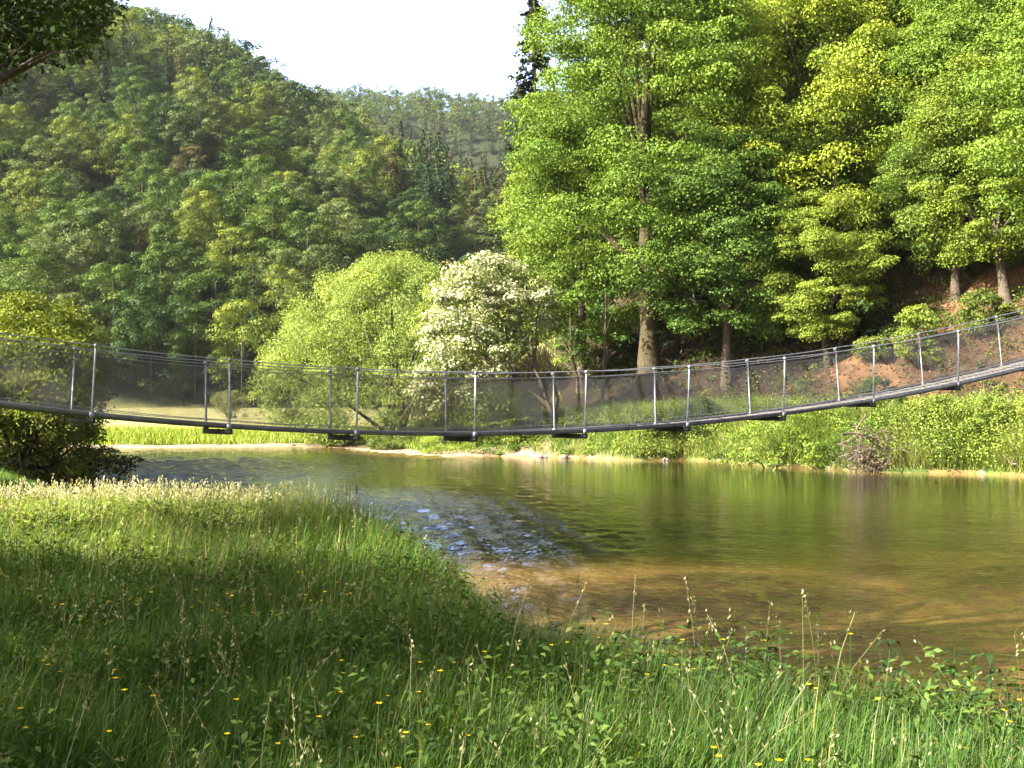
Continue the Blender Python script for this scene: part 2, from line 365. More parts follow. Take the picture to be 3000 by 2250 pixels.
def crown_clumps(rng, H, base, Rr, n, cr, flat=.62, belly=.42, inner=.4, power=2.0, bot=.75, boughs=0):
    """clump centres inside an uneven envelope"""
    t = rng.random(n) ** .9; th = rng.uniform(0, 6.283, n)
    prof = np.where(t < belly, np.sqrt(np.clip(1 - ((belly - t) / belly) ** power * bot, 0, 1)), np.sqrt(np.clip(1 - ((t - belly) / (1 - belly)) ** power, 0, 1)))
    ph = rng.uniform(0, 6.28, 6)
    un = 1 + .13 * np.sin(3 * th + ph[0] + 4 * t) + .10 * np.sin(5 * th + ph[1] - 7 * t) + .08 * np.sin(2 * th + ph[2])
    rr = Rr * prof * un * (inner + (1 - inner) * np.sqrt(rng.random(n)))
    Cc = np.stack([rr * np.cos(th), rr * np.sin(th), base + (H - base) * t], 1)
    if boughs:      # clumps gather along a limited number of heavy boughs, with gaps between them
        tb = rng.random(boughs) ** .85; ab = rng.uniform(0, 6.283, boughs)
        pb = np.where(tb < belly, np.sqrt(np.clip(1 - ((belly - tb) / belly) ** power * bot, 0, 1)), np.sqrt(np.clip(1 - ((tb - belly) / (1 - belly)) ** power, 0, 1)))
        free = rng.random(n) < .55; C0 = np.stack([rr * np.cos(th), rr * np.sin(th), base + (H - base) * t], 1)
        k = rng.integers(boughs, size=n); s_ = .35 + .65 * rng.random(n) ** .6; rb = Rr * pb[k] * s_ * (1 + .1 * np.sin(3 * ab[k] + ph[0]))
        wd = (.10 + .12 * s_) * Rr; a2 = ab[k] + rng.normal(0, 1, n) * wd / np.maximum(rb, .6)
        Cc = np.stack([rb * np.cos(a2), rb * np.sin(a2), base + (H - base) * tb[k] + rng.normal(0, .035 * H, n) - .10 * H * (s_ - .4) ** 2 + .02 * H], 1)
        Cc = np.where(free[:, None], C0, Cc)
    s = cr * rng.uniform(.6, 1.35, n)
    return Cc, np.stack([s, s, s * flat * rng.uniform(.8, 1.2, n)], 1)
def limbs(rng, H, tr, Cc, nl=14, lean=(0, 0), start=.18):
    """trunk with limbs that reach into the crown"""
    mb = MB(); m = 7; z = np.linspace(0, 1, m)
    tp = np.stack([lean[0] * z ** 1.5 + rng.normal(0, .012 * H, m) * z, lean[1] * z ** 1.5 + rng.normal(0, .012 * H, m) * z, z * H * .86], 1); tp[0, 2] = -.4
    rads = tr * (1 - .86 * z) ** .85 + .015; rads[0] *= 1.5
    mb.tube(tp, rads, 8)
    pick = Cc[rng.permutation(len(Cc))[:nl]]
    for c in pick:
        zf = np.clip((c[2] / H) * rng.uniform(.45, .8), start, .8); k = zf * (m - 1) * H * 1.0 / (H)
        i = min(int(k), m - 2); p0 = tp[i] + (tp[i + 1] - tp[i]) * (k - i)
        r0 = np.interp(zf, z, rads) * .55
        mid = p0 * .45 + c * .55 + rng.normal(0, .03 * H, 3) * .5; mid[2] -= .02 * H
        mb.tube([p0, p0 * .6 + mid * .4, mid, c], [r0, r0 * .8, r0 * .5, .02], 5, cap=False)
    return mb
def tree_parts(name, seed, H, Rr, base, ncl, cr, per, leaf, tr=.3, flat=.6, belly=.42, nl=16, hang=0, up=.65, inner=.4, lean=(0, 0), aspect=.62, bark=None, nrm=(.75, .4, .5), boughs=0):
    rng = R(seed); t = empty(name, (0, 0, 0))
    Cc, Rc = crown_clumps(rng, H, base, Rr, ncl, cr, flat, belly, inner, boughs=boughs)
    z = np.clip(Cc[:, 2] / H, 0, 1) ** 1.5
    Cc[:, 0] += lean[0] * z; Cc[:, 1] += lean[1] * z
    V, Q, var = clump_leaves(Cc, Rc, per, leaf, rng, up, nrm=nrm, aspect=aspect, hang=hang)
    mesh_np('crown', V, Q, M_leaf, var=var, parent=t)
    limbs(rng, H, tr, Cc, nl, lean).build('trunk', bark or M_bark, t, smooth=True)
    return t
def conifer_mesh(seed, H, Rr, per, leaf, levels=22):
    rng = R(seed); Vs = []; 
    P = []; N = []
    for i in range(levels):
        t = i / levels; zz = H * (.1 + .9 * t); rl = Rr * (1 - t) ** .85 * rng.uniform(.75, 1.15); nb = max(4, int(11 * (1 - t)) + 3)
        for k in range(nb):
            a = rng.uniform(0, 6.28); L = rl * rng.uniform(.6, 1.1); s = rng.random(per) ** .7
            px_ = np.cos(a) * s * L; py_ = np.sin(a) * s * L; pz = zz - s * L * .42 + rng.normal(0, .12, per)
            j = rng.normal(0, .13 * L, (per, 2)) * (1 - .4 * s)[:, None]
            P.append(np.stack([px_ + j[:, 0], py_ + j[:, 1], pz], 1)); N.append(np.tile([np.cos(a) * .5, np.sin(a) * .5, .8], (per, 1)))
    P = np.concatenate(P); N = np.concatenate(N) + rng.normal(size=P.shape) * .35
    V, Q = leaf_quads(P, N, leaf, rng, .5, .5)
    return V, Q, np.clip(rng.normal(.5, .22, len(Q)), 0, 1)
def set_color(t, c):
    for ch in t.children:
        if ch.type == 'MESH' and ch.name.split('.')[0] in ('crown', 'foliage', 'leaf', 'blade'): ch.color = (*c, 1)
def put(t, loc, rz=0, sc=1, color=None, tilt=(0, 0)):
    t.location = loc; t.rotation_euler = (tilt[0], tilt[1], rz); t.scale = sc if isinstance(sc, tuple) else (sc, sc, sc)
    if color is not None: set_color(t, color)
    return t
def ground_at(px, Z, sink=.1):
    x = (px - 1500) / F * Z; return Vector((x, Z, hgt(x, Z) - sink))

# ------------------------------------------------------------------ wooded hillside
TINTS = {'dark green': (.038, .076, .017), 'mid green': (.074, .128, .022), 'grey-green': (.10, .14, .045), 'yellow-green': (.145, .19, .030),
         'bluish green': (.035, .075, .030), 'bronze-green': (.10, .095, .035)}
protoD = []
for k, (H, Rr, ncl, flat, belly) in enumerate([(13, 4.2, 66, .62, .45), (14.5, 4.7, 78, .55, .5), (12, 3.9, 58, .7, .45), (15.5, 4.0, 70, .6, .4), (12.5, 4.9, 76, .5, .5)]):
    t = tree_parts('hillside_tree', 100 + k, H, Rr, .4, ncl * 3 // 4, 1.45, 200, .27, tr=.11, flat=flat + .1, belly=belly, nl=3, inner=.72, nrm=(1.2, .35, .28))
    protoD.append(t)
protoC = []
for k in range(2):
    t = empty('spruce_tree', (0, 0, 0)); V, Q, var = conifer_mesh(140 + k, 17, 3.7, 12, .5)
    mesh_np('crown', V, Q, M_leaf, var=var, parent=t)
    MB().tube([(0, 0, -.5), (0, 0, 8), (0, 0, 18.5)], [.26, .17, .03], 6).build('trunk', M_bark, t, smooth=True)
    protoC.append(t)
rng = R(77)
cand = []
for yy in np.arange(153, 445, 6.0):
    sp_ = 6.1 + (yy - 150) * .004
    for xx in np.arange(-.62 * yy - 30, .10 * yy + 40, sp_):
        x = xx + rng.uniform(-2.4, 2.4); y = yy + rng.uniform(-2.2, 2.2)
        cand.append((x, y))
cand = np.array(cand); hh, sdc, nrc, slc = terrain(cand[:, 0], cand[:, 1])
px_c = 1500 + cand[:, 0] / cand[:, 1] * F
foot_c = 150 + noise2(cand[:, 0], cand[:, 1], 60, 2) * 7 + sst(900, 1500, px_c) * 25
ok = (cand[:, 1] > foot_c - 1) & (px_c < 1760) & (px_c > -420) & (cand[:, 1] < 440)
cand = cand[ok]; hh = hh[ok]; px_c = px_c[ok]
py_c = HZ - (hh + 10 - ZC) / cand[:, 1] * F
# spruce stands: dark patch high on the left hill, another on the right shoulder
con = ((np.abs(px_c - 480) < 200) & (np.abs(py_c - 205) < 38)) | ((px_c > 1130) & (py_c > 420) & (py_c < 640) & (rng.random(len(px_c)) < .6)) | (rng.random(len(px_c)) < .02)
band_noise = noise2(cand[:, 0], cand[:, 1], 30, 11)
order = np.argsort(cand[:, 1])
inview = (px_c > -60) & (px_c < 1560)
info = []
nD = nC = 0; stuff = []
names = list(TINTS)
for i in order:
    x, y = cand[i]; u = rng.random()
    if con[i]: tn = 'bluish green' if u < .6 else ('bronze-green' if u < .8 else 'dark green')
    else:
        v = band_noise[i] * .35 + rng.normal(0, .5)
        tn = 'dark green' if v < -.45 else 'grey-green' if v < -.1 else 'mid green' if v < .45 else 'yellow-green' if v < 1.1 else 'bronze-green'
        if px_c[i] > 900 and u < .25: tn = 'grey-green'
    sc = rng.uniform(.78, 1.18)
    c = np.array(TINTS[tn]) * rng.uniform(.85, 1.15)
    if inview[i] and ((con[i] and nC < 110) or (not con[i] and nD < 290)) and not (py_c[i] < -150):
        info.append(dict(i=i, x=x, y=y, z=hh[i], con=bool(con[i]), tn=tn, sc=sc, c=c, px=px_c[i], py=py_c[i], rz=rng.uniform(0, 6.28)))
        if con[i]: nC += 1
        else: nD += 1
    else:
        stuff.append((x, y, hh[i], bool(con[i]), sc, c))
ORD = ['leftmost', 'second', 'third', 'fourth', 'fifth', 'sixth', 'seventh', 'eighth', 'ninth', 'tenth', 'eleventh', 'twelfth', 'thirteenth', 'fourteenth', 'fifteenth', 'sixteenth', 'seventeenth', 'eighteenth', 'nineteenth', 'twentieth']
def colname(px):
    return ('above the bush on the left bank' if px < 290 else 'above the dark gap beside that bush' if px < 520 else 'above the small round tree' if px < 800
            else 'above the round willow' if px < 1190 else 'above the blossoming tree')
def bandname(y):
    return 'at the foot of the hill' if y < 172 else 'low on the hill' if y < 192 else 'part way up the hill' if y < 215 else 'halfway up the hill' if y < 250 else 'high on the hill'
groups = {}
for d in info:
    size = 'small' if d['sc'] < .9 else 'large' if d['sc'] > 1.06 else 'medium'
    kind = 'spruce' if d['con'] else 'leafy tree'
    d['desc'] = f"{size} {d['tn']} {kind}"; d['cell'] = (d['desc'], bandname(d['y']), colname(d['px']))
    groups.setdefault(d['cell'], []).append(d)
for cell, ds in groups.items():
    ds.sort(key=lambda q: q['px'])
    for k, d in enumerate(ds):
        lab = f"{cell[0]} {cell[1]} {cell[2]}"
        if len(ds) > 1: lab = (f"{ORD[k]} from left {lab}" if k else f"leftmost {lab}")
        d['label'] = ' '.join(lab.split()[:16])
usedD = [False] * len(protoD); usedC = [False] * len(protoC)
for n_, d in enumerate(info):
    ps, us = (protoC, usedC) if d['con'] else (protoD, usedD)
    k = n_ % len(ps)
    if not us[k]: t = ps[k]; us[k] = True
    else: t = copy_tree(ps[k])
    put(t, (d['x'], d['y'], d['z'] - .3), d['rz'], (d['sc'], d['sc'], d['sc'] * rng.uniform(.9, 1.12)), d['c'])
    tag(t, d['label'], 'tree', 'spruces on the wooded hill' if d['con'] else 'leafy trees on the wooded hill')
# the rest of the wood: one mass on the upper hill and the far ridge
def merged_wood(name, items, seed, nvar=5):
    rg = R(seed); lowD = []; lowC = []
    for k in range(nvar):
        Cc, Rc = crown_clumps(rg, 13, 1.5, 4.6, 30, 1.7, .65, .45, .65); lowD.append(clump_leaves(Cc, Rc, 34, .62, rg, nrm=(1.2, .35, .28)))
        lowC.append(conifer_mesh(seed + k, 16, 3.1, 6, .8, 14))
    Vs = []; Qs = []; vs = []; ts = []; n0 = 0
    for (x, y, z, cn, sc, c) in items:
        V, Q, var = (lowC if cn else lowD)[rg.integers(nvar)]
        a = rg.uniform(0, 6.28); ca, sa = math.cos(a) * sc, math.sin(a) * sc
        V2 = np.stack([V[:, 0] * ca - V[:, 1] * sa + x, V[:, 0] * sa + V[:, 1] * ca + y, V[:, 2] * sc + z], 1)
        Vs.append(V2.astype(np.float32)); Qs.append(Q + n0); n0 += len(V); vs.append(var); ts.append(np.tile(c, (len(Q), 1)))
    return mesh_np(name, np.concatenate(Vs), np.concatenate(Qs), M_wood, var=np.concatenate(vs), tint=np.concatenate(ts))
o = merged_wood('hillside_wood', stuff, 210)
tag(o, 'mixed green wood covering the upper part of the left hill', 'wood', kind='stuff')
far_items = []
for yy in np.arange(445, 730, 9.0):
    for xx in np.arange(-.28 * yy, .16 * yy, 8.5):
        x = xx + rng.uniform(-3, 3); y = yy + rng.uniform(-3, 3); px = 1500 + x / y * F
        cn = (rng.random() < (.85 if (632 > y > 540 and abs(noise2(x, y, 70, 13)) < .5) else .04)); 
        c = np.array(TINTS['bluish green' if cn else ('grey-green' if rng.random() < .6 else 'mid green')]) * rng.uniform(.85, 1.2)
        far_items.append((x, y, 0, cn, rng.uniform(.8, 1.15), c))
fx = np.array([[a[0], a[1]] for a in far_items]); fh = terrain(fx[:, 0], fx[:, 1])[0]
far_items = [(a[0], a[1], h_, *a[3:]) for a, h_ in zip(far_items, fh)]
o = merged_wood('ridge_wood', far_items, 260)
tag(o, 'hazy mixed wood on the far ridge under the sky', 'wood', kind='stuff')

# ------------------------------------------------------------------ big trees of the right bank
YG = (.24, .31, .035); MG = (.13, .215, .028); DG = (.055, .115, .02)
bigs = [
    tree_parts('riverside_tree', 301, 23, 7.4, 4.8, 440, 1.4, 420, .155, tr=.55, flat=.5, belly=.36, nl=18, boughs=60, bark=M_bark_y, inner=.45),
    tree_parts('riverside_tree', 302, 18, 6.2, 3.6, 330, 1.3, 400, .155, tr=.36, flat=.55, belly=.45, nl=16, boughs=34, inner=.45),
    tree_parts('riverside_tree', 303, 15, 5.2, 3.3, 270, 1.2, 400, .15, tr=.30, flat=.55, belly=.45, nl=14, boughs=28, inner=.45),
]
used = [False] * 3
def big(k, px, Z, sc, color, label, rz, tilt=(0, 0), sz=1.0):
    t = bigs[k] if not used[k] else copy_tree(bigs[k]); used[k] = True
    put(t, ground_at(px, Z, .3), rz, (sc, sc, sc * sz), color, tilt)
    return tag(t, label, 'tree', 'big leafy trees of the right bank')
big(0, 1900, 66, 1.0, MG, 'tall broad tree with a thick mossy trunk left of the sandy slope', 2.2, sz=1.1)
big(1, 1705, 70, .80, (.15, .23, .03), 'bright green tree at the left edge of the big riverside trees', 1.2, sz=1.15)
big(2, 2130, 63, .9, (.085, .155, .024), 'dark low-branched tree just right of the thick mossy trunk', .4)
big(1, 2420, 64, 1.0, YG, 'yellow-green tree leaning out over the middle of the steep slope', 3.9, (.10, -.12), 1.1)
big(2, 2430, 60.5, .62, (.19, .26, .035), 'small yellow-green tree with low hanging boughs over the bank path', 5.0, (.12, -.05))
big(1, 2760, 62, .85, MG, 'mid-green tree on the slope behind the right half of the bridge', 2.0, (.1, -.1))
big(2, 2950, 57, .85, (.16, .23, .03), 'leafy tree on the slope at the right edge of the photo', 4.1, (.12, -.1))
big(2, 2620, 70, 1.2, (.19, .26, .035), 'pale tree higher up the slope over the yellow-green one', .9)
big(0, 2250, 80, .95, (.20, .27, .035), 'tall yellowish tree rising behind the yellow-green tree', 4.4)
big(0, 2750, 82, .95, (.18, .25, .035), 'tall yellowish tree filling the top right of the slope', 1.0)
big(1, 3150, 72, 1.1, MG, 'tree beyond the right edge near the top of the slope', 5.6)
big(1, 2000, 84, 1.15, YG, 'yellow-green treetop behind the tree with the mossy trunk', 3.0)
big(0, 3050, 96, 1.0, DG, 'dark treetop at the top right corner', 3.3)
big(0, 2450, 100, 1.1, DG, 'dark green treetop far up the slope behind the yellowish trees', 5.3)
big(1, 2150, 74, 1.05, (.17, .24, .03), 'yellow-green tree between the mossy-trunked tree and the leaning one', 2.6)
big(2, 2560, 67, 1.0, MG, 'mid-green tree wedged behind the leaning yellow-green one', 4.9)
big(2, 2800, 60, .72, (.12, .19, .028), 'low tree whose boughs hang over the bare earth left of the right edge', 2.9)
big(2, 2300, 65, .78, (.11, .18, .026), 'low-branched tree between the slim pale trunk and the leaning tree', 1.1)
big(1, 2900, 68, 1.0, (.16, .23, .03), 'yellow-green tree on the upper slope toward the right edge', 1.7)
big(2, 3250, 52, 1.0, MG, 'dark tree outside the right edge above the bridge end', .2)
big(2, 1800, 92, 1.1, DG, 'shaded tree behind the left side of the big riverside trees', .2)
# dark spruce at the edge of the big trees
t = empty('spruce_tree', (0, 0, 0)); V, Q, var = conifer_mesh(171, 31, 4.6, 34, .42, 50)
mesh_np('crown', V, Q, M_leaf, var=var, parent=t)
MB().tube([(0, 0, -.5), (0, 0, 14), (0, 0, 29.5)], [.4, .25, .03], 8).build('trunk', M_bark, t, smooth=True)
put(t, ground_at(1565, 84, .3), 0, 1, (.035, .045, .022)); tag(t, 'tall dark spruce showing behind the left edge of the big trees', 'tree')

# slim trunks in the shade under the big trees
rng = R(9); first = None
spots = [(1700, 66), (1765, 64), (1990, 70), (2070, 66), (2160, 70), (2210, 66), (2330, 67), (2440, 60)]
LB = ['thin bare sapling beside the path left of the mossy trunk', 'dark slender sapling standing at the twiggy hedge', 'slim trunk close behind the mossy trunk', 'slim pale trunk in the shade right of the mossy trunk',
      'slender trunk in the middle of the shaded wood edge', 'thin trunk leaning in the shade behind the bridge rail', 'thin dark trunk at the right of the shaded wood edge', 'crooked thin trunk at the foot of the earth slope']
for k, (px, Z) in enumerate(spots):
    t = empty('sapling', ground_at(px, Z, .2)); rg = R(500 + k); mb = MB(); h = rg.uniform(4.5, 8)
    lx = rg.normal(0, .7); zz = np.linspace(0, 1, 6)
    P = np.stack([lx * zz + rg.normal(0, .06, 6), rg.normal(0, .05, 6), zz * h], 1); mb.tube(P, .10 * (1 - .8 * zz) + .012, 6)
    for j in range(7):
        a = rg.uniform(0, 6.28); p0 = P[2 + j % 3]; L = rg.uniform(.8, 1.8)
        mb.tube([p0, p0 + [math.cos(a) * L * .5, math.sin(a) * L * .5, L * .5], p0 + [math.cos(a) * L, math.sin(a) * L, L * .8]], [.03, .02, .008], 4)
    mb.build('trunk', M_bark, t, smooth=True)
    C1 = np.stack([rg.normal(0, .7, 10), rg.normal(0, .7, 10), rg.uniform(h * .5, h, 10)], 1); C1[:, 0] += lx * .8
    V, Q, var = clump_leaves(C1, np.tile([.6, .6, .35], (10, 1)), 45, .2, rg); c = mesh_np('crown', V, Q, M_leaf, var=var, parent=t); c.color = (*DG, 1)
    tag(t, LB[k], 'sapling', 'saplings under the big trees')

# ------------------------------------------------------------------ willow, blossoming tree, small tree, left bush
def dome_bush(name, seed, H, Rr, ncl, cr, per, leaf, color, label, loc, cat='bush', hang=0, base=.2, belly=.3, flat=.7, rz=0, part='crown', aspect=.45, group=None, sx=1, stems=9, up=.6):
    rng = R(seed); t = empty(name, loc, rz)
    Cc, Rc = crown_clumps(rng, H, base, Rr, ncl, cr, flat, belly, .72, bot=.3)
    Cc[:, 0] *= sx
    V, Q, var = clump_leaves(Cc, Rc, per, leaf, rng, up, aspect=aspect, hang=hang)
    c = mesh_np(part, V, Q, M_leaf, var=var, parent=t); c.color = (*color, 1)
    mb = MB()
    for c_ in Cc[rng.permutation(len(Cc))[:stems]]:
        b0 = rng.normal(0, .05 * Rr, 3); b0[2] = -.2; mid = np.array([c_[0] * .45, c_[1] * .45, c_[2] * .55])
        mb.tube([b0, mid, c_], [.035 * H ** .6, .022 * H ** .6, .01], 5, cap=False)
    mb.build('stem' if part == 'foliage' else 'trunk', M_bark, t, smooth=True)
    return tag(t, label, cat, group)
WZ = 74
dome_bush('willow_tree', 401, 10.8, 7.0, 420, 1.05, 380, .17, (.27, .36, .09), 'large round yellow-green willow on the far bank behind the middle of the bridge', ground_at(1150, WZ, .2), 'tree', hang=1.2, flat=.95, aspect=.3, belly=.2, stems=16)

rng = R(402); loc = ground_at(1630, 61, .25); bt = empty('flowering_tree', loc)
Cc, Rc = crown_clumps(rng, 8.6, .8, 3.5, 180, .8, .75, .42, .5)
zt = Cc[:, 2] / 8.6
Cc[:, 0] += -3.7 + 1.5 * (zt - .6) ; Cc = Cc[(Cc[:, 0] < -1.2) | (Cc[:, 2] > 2.6)]; Rc = Rc[:len(Cc)]
keep = ~(Cc[:, 2] < 2.0 + np.maximum(0, Cc[:, 0] + 3.6) * .75) | (Cc[:, 0] < -3.6); Cc = Cc[keep]; Rc = Rc[:len(Cc)]
V, Q, var = clump_leaves(Cc, Rc, 170, .19, rng, .6, aspect=.4, hang=.5)
c = mesh_np('crown', V, Q, M_leaf, var=var, parent=bt); c.color = (.19, .24, .085, 1)
bl = rng.random(len(Cc)) < np.clip(.50 + .09 * (Cc[:, 2] - 4.5) - .13 * (Cc[:, 0] + 3.2), .12, .95)
V, Q, var = clump_leaves(Cc[bl] + [-.06, -.06, .10], Rc[bl] * 1.08, 120, .16, rng, .85, nrm=(.8, .4, .4), aspect=.7)
mesh_np('blossom', V, Q, M_blossom, var=var, parent=bt)
mb = MB()
mb.tube([(0, 0, -.3), (-.12, 0, .5), (-.45, 0, 1.2), (-1.2, .1, 1.9), (-2.4, .2, 2.5), (-3.6, .2, 3.4), (-4.2, .1, 5.2)], [.22, .17, .13, .11, .09, .07, .03], 7)
mb.tube([(-.2, 0, .6), (-.5, -.1, 1.5), (-.9, -.2, 2.6), (-1.6, 0, 4.2), (-2.2, 0, 6.2)], [.12, .11, .10, .07, .03], 7)
mb.tube([(-.1, .1, .4), (.1, .1, 1.4), (-.3, .2, 3), (-.7, .3, 4.4)], [.08, .06, .05, .02], 6)
for c_ in Cc[rng.permutation(len(Cc))[:22]]:
    p0 = np.array([-2.0, .1, 2.4]) if c_[0] < -3 else np.array([-1.2, -.1, 3.2])
    mb.tube([p0, p0 * .5 + c_ * .5 + [0, 0, .2], c_], [.06, .035, .01], 4, cap=False)
mb.build('trunk', M_bark, bt, smooth=True)
tag(bt, 'white-blossoming tree with a leaning forked trunk on the far bank', 'tree')
dome_bush('round_tree', 403, 2.7, 1.65, 60, .42, 130, .13, (.24, .27, .12), 'small round grey-green tree alone on the far field', ground_at(675, 112, .1), 'tree', flat=.9, belly=.45)
# bushes at the left bend
dome_bush('riverside_bush', 411, 6.3, 2.6, 190, .7, 230, .13, (.17, .215, .03), 'big yellow-green bush on the near bank at the left edge of the photo', Vector((-16.6, 40, hgt(-16.6, 40) - .2)), 'bush', hang=.5, base=.3, belly=.55, stems=20)
dome_bush('riverside_bush', 412, 5.6, 2.8, 100, .7, 170, .14, (.12, .16, .03), 'dark lower bush beyond the left edge beside the big yellow-green bush', Vector((-20.5, 38.5, hgt(-20.5, 38.5) - .2)), 'bush', base=.6, belly=.5, stems=12)
dome_bush('riverside_bush', 413, 2.3, 1.5, 50, .5, 120, .12, (.12, .165, .035), 'low loose bush hanging over the water under the left end of the bridge', Vector((-15.4, 41.5, hgt(-15.4, 41.5))), 'bush', base=.1, belly=.5, stems=16, sx=1.1)
dome_bush('riverside_bush', 414, 3.2, 2.0, 90, .6, 170, .13, (.15, .185, .04), 'brownish lower bush filling in under the big yellow-green bush at the left bend', Vector((-16.7, 38.9, hgt(-16.7, 38.9) - .1)), 'bush', base=.1, belly=.45, stems=12)
# low bare branches trailing over the water
t = empty('overhanging_branch', (-15.6, 40.2, .5)); rg = R(8); mb = MB()
for k in range(9):
    a = rg.uniform(-.7, .5); L = rg.uniform(1.2, 3.0); e = np.array([math.cos(a) * L, math.sin(a) * L, rg.uniform(-.35, .25)])
    mb.tube([(0, 0, 0), e * .5 + [0, 0, .28], e], [.05, .03, .008], 5)
    for j in range(5):
        p0 = e * rg.uniform(.4, .95) + [0, 0, .15]; mb.tube([p0, p0 + rg.normal(0, .28, 3)], [.015, .005], 4)
mb.build('twigs', M_bark, t); Cb = np.stack([rg.uniform(.4, 2.6, 22), rg.uniform(-1, .8, 22), rg.uniform(-.2, .35, 22)], 1)
V, Q, var = clump_leaves(Cb, np.tile([.28, .28, .14], (22, 1)), 26, .11, rg); c = mesh_np('foliage', V, Q, M_leaf, var=var, parent=t); c.color = (.04, .06, .02, 1)
tag(t, 'dark leafy branches trailing just over the water at the left bend', 'branch')

# ------------------------------------------------------------------ near trees that shade the meadow
near = tree_parts('meadow_tree', 421, 13.5, 4.8, 5.3, 230, .85, 620, .075, tr=.26, flat=.6, belly=.5, nl=26, inner=.35)
put(near, (-8.2, 9.8, hgt(-8.2, 9.8) - .1), .6, 1, (.05, .085, .02)); tag(near, 'dark leafy branches of a near tree reaching in at the top left corner', 'tree', 'near trees that shade the meadow')
mb = MB(); ob = R(3)
for k, (x, y, s_, rz) in enumerate([(-11.4, 3.2, .62, 2), (-17.6, 18.8, 1.0, 1), (-25, 22.5, 1.1, 3), (-5.5, -4.5, .7, 0), (-10.6, -1.4, .5, 5), (-8.9, 1.0, .42, 1)]):
    t = copy_tree(near); put(t, (x, y, hgt(x, y) - .1), rz, s_)
    tag(t, 'tree behind the photographer whose shade falls on the meadow', 'tree', 'near trees that shade the meadow')

# low bough of the nearest tree, seen against the hill at the top left
rg = R(424); n_ = 60; px_ = rg.uniform(-160, 320, n_); py_ = rg.uniform(-120, 1, n_) ; lim = 235 - .36 * np.clip(px_, 0, 400); py_ = -120 + (lim + 120) * rg.random(n_) ** .8; Zb = rg.uniform(9.0, 10.8, n_)
WC = np.stack([(px_ - 1500) / F * Zb, Zb, ZC - (py_ - HZ) / F * Zb], 1); ML = near.matrix_basis.inverted()
loc_ = np.array([tuple(ML @ Vector(c)) for c in WC]); V, Q, var = clump_leaves(loc_, np.tile([.24, .24, .14], (n_, 1)), 75, .062, rg, .6)
c = mesh_np('bough_foliage', V, Q, M_leaf, var=var, parent=near); c.color = (.05, .085, .02, 1)
bp_ = [Vector((-8.2, 9.8, 4.6)), at(-500, 430, 9.8), at(-120, 290, 9.8), at(90, 180, 9.8), at(230, 95, 9.8), at(330, 60, 9.8)]
mb = MB().tube([tuple(ML @ p) for p in bp_], [.10, .07, .045, .032, .018, .008], 6)
for k in range(16): p0 = np.array(ML @ (bp_[2].lerp(bp_[5], rg.random()))); mb.tube([p0, p0 * .5 + loc_[k] * .5 + [0, 0, .05], loc_[k]], [.014, .009, .004], 4)
mb.build('bough', M_bark, near)
sparse = tree_parts('meadow_tree', 422, 12, 5.2, 3.5, 42, .7, 330, .075, tr=.22, flat=.6, belly=.5, nl=20, inner=.2)
put(sparse, (-10.8, -2.2, hgt(-10.8, -2.2) - .1), 1.6, 1, (.05, .085, .02)); tag(sparse, 'open-crowned tree beside the photographer whose broken shade dapples the foreground', 'tree', 'near trees that shade the meadow')
t = copy_tree(sparse); put(t, (-15.0, .6, hgt(-15.0, .6) - .1), 3.3, .95); tag(t, 'open-crowned tree left of the photographer standing farther from the river', 'tree', 'near trees that shade the meadow')
t = copy_tree(sparse); put(t, (-12.6, 2.6, hgt(-12.6, 2.6) - .1), 5.0, .7); tag(t, 'smaller open-crowned tree left of the photographer nearer the bridge', 'tree', 'near trees that shade the meadow')
# ------------------------------------------------------------------ suspension footbridge
BR = empty('suspension_footbridge', (0, 0, 0)); tag(BR, 'narrow galvanised suspension footbridge with mesh sides sagging across the river', 'bridge')
B0 = np.array([-1230 / F * 19.9, 19.9]); BD = np.array([369.3 / F * 19.9, 19.9 * .0399]); OFF = np.array([-.58, .62])
def bk(k, side=0):
    p = B0 + BD * k + OFF * side
    z = ZC - .655 + .0425 * (k - 3.1) ** 2
    if k > 8.5: z -= .02 * (k - 8.5) ** 2
    return np.array([p[0], p[1], z])
K0, K1 = -5, 14
bd = np.array([BD[0], BD[1], 0]); bd /= np.linalg.norm(bd); bn = np.array([OFF[0], OFF[1], 0]); W_ = np.linalg.norm(bn); bn /= W_; perp = np.array([-bd[1], bd[0], 0])
PH = 1.2
rg = R(12)
for k in range(K0, K1 + 1):
    for sd2 in (0, 1):
        p = bk(k, sd2); out = perp * (-1 if sd2 == 0 else 1) * .06
        ln_ = rg.normal(0, .012, 2)
        top = p + [0, 0, PH + (.0 if sd2 == 0 else -.02)] + out * 1.3 + bd * (ln_[0] + (.05 if k == 0 else -.02 * max(0, k - 5)))
        mb = MB().tube([p + [0, 0, -.12], p + [0, 0, .1], top], [.021, .021, .020], 8)
        mb.box(p + [0, 0, -.02], bd * .045, perp * .035, np.array([0, 0, .05])); mb.box(top - [0, 0, .035], bd * .03, perp * .03, np.array([0, 0, .03]))
        mb.build('post', M_steel, BR)
    a_, b_ = bk(k, 0), bk(k, 1); mid = (a_ + b_) / 2 - [0, 0, .115]
    MB().box(mid, (b_ - a_) / 2 * 1.04, bd * .05, np.array([0, 0, .045])).build('crossbeam', M_dark, BR)
fine = np.linspace(K0, K1, (K1 - K0) * 6 + 1)
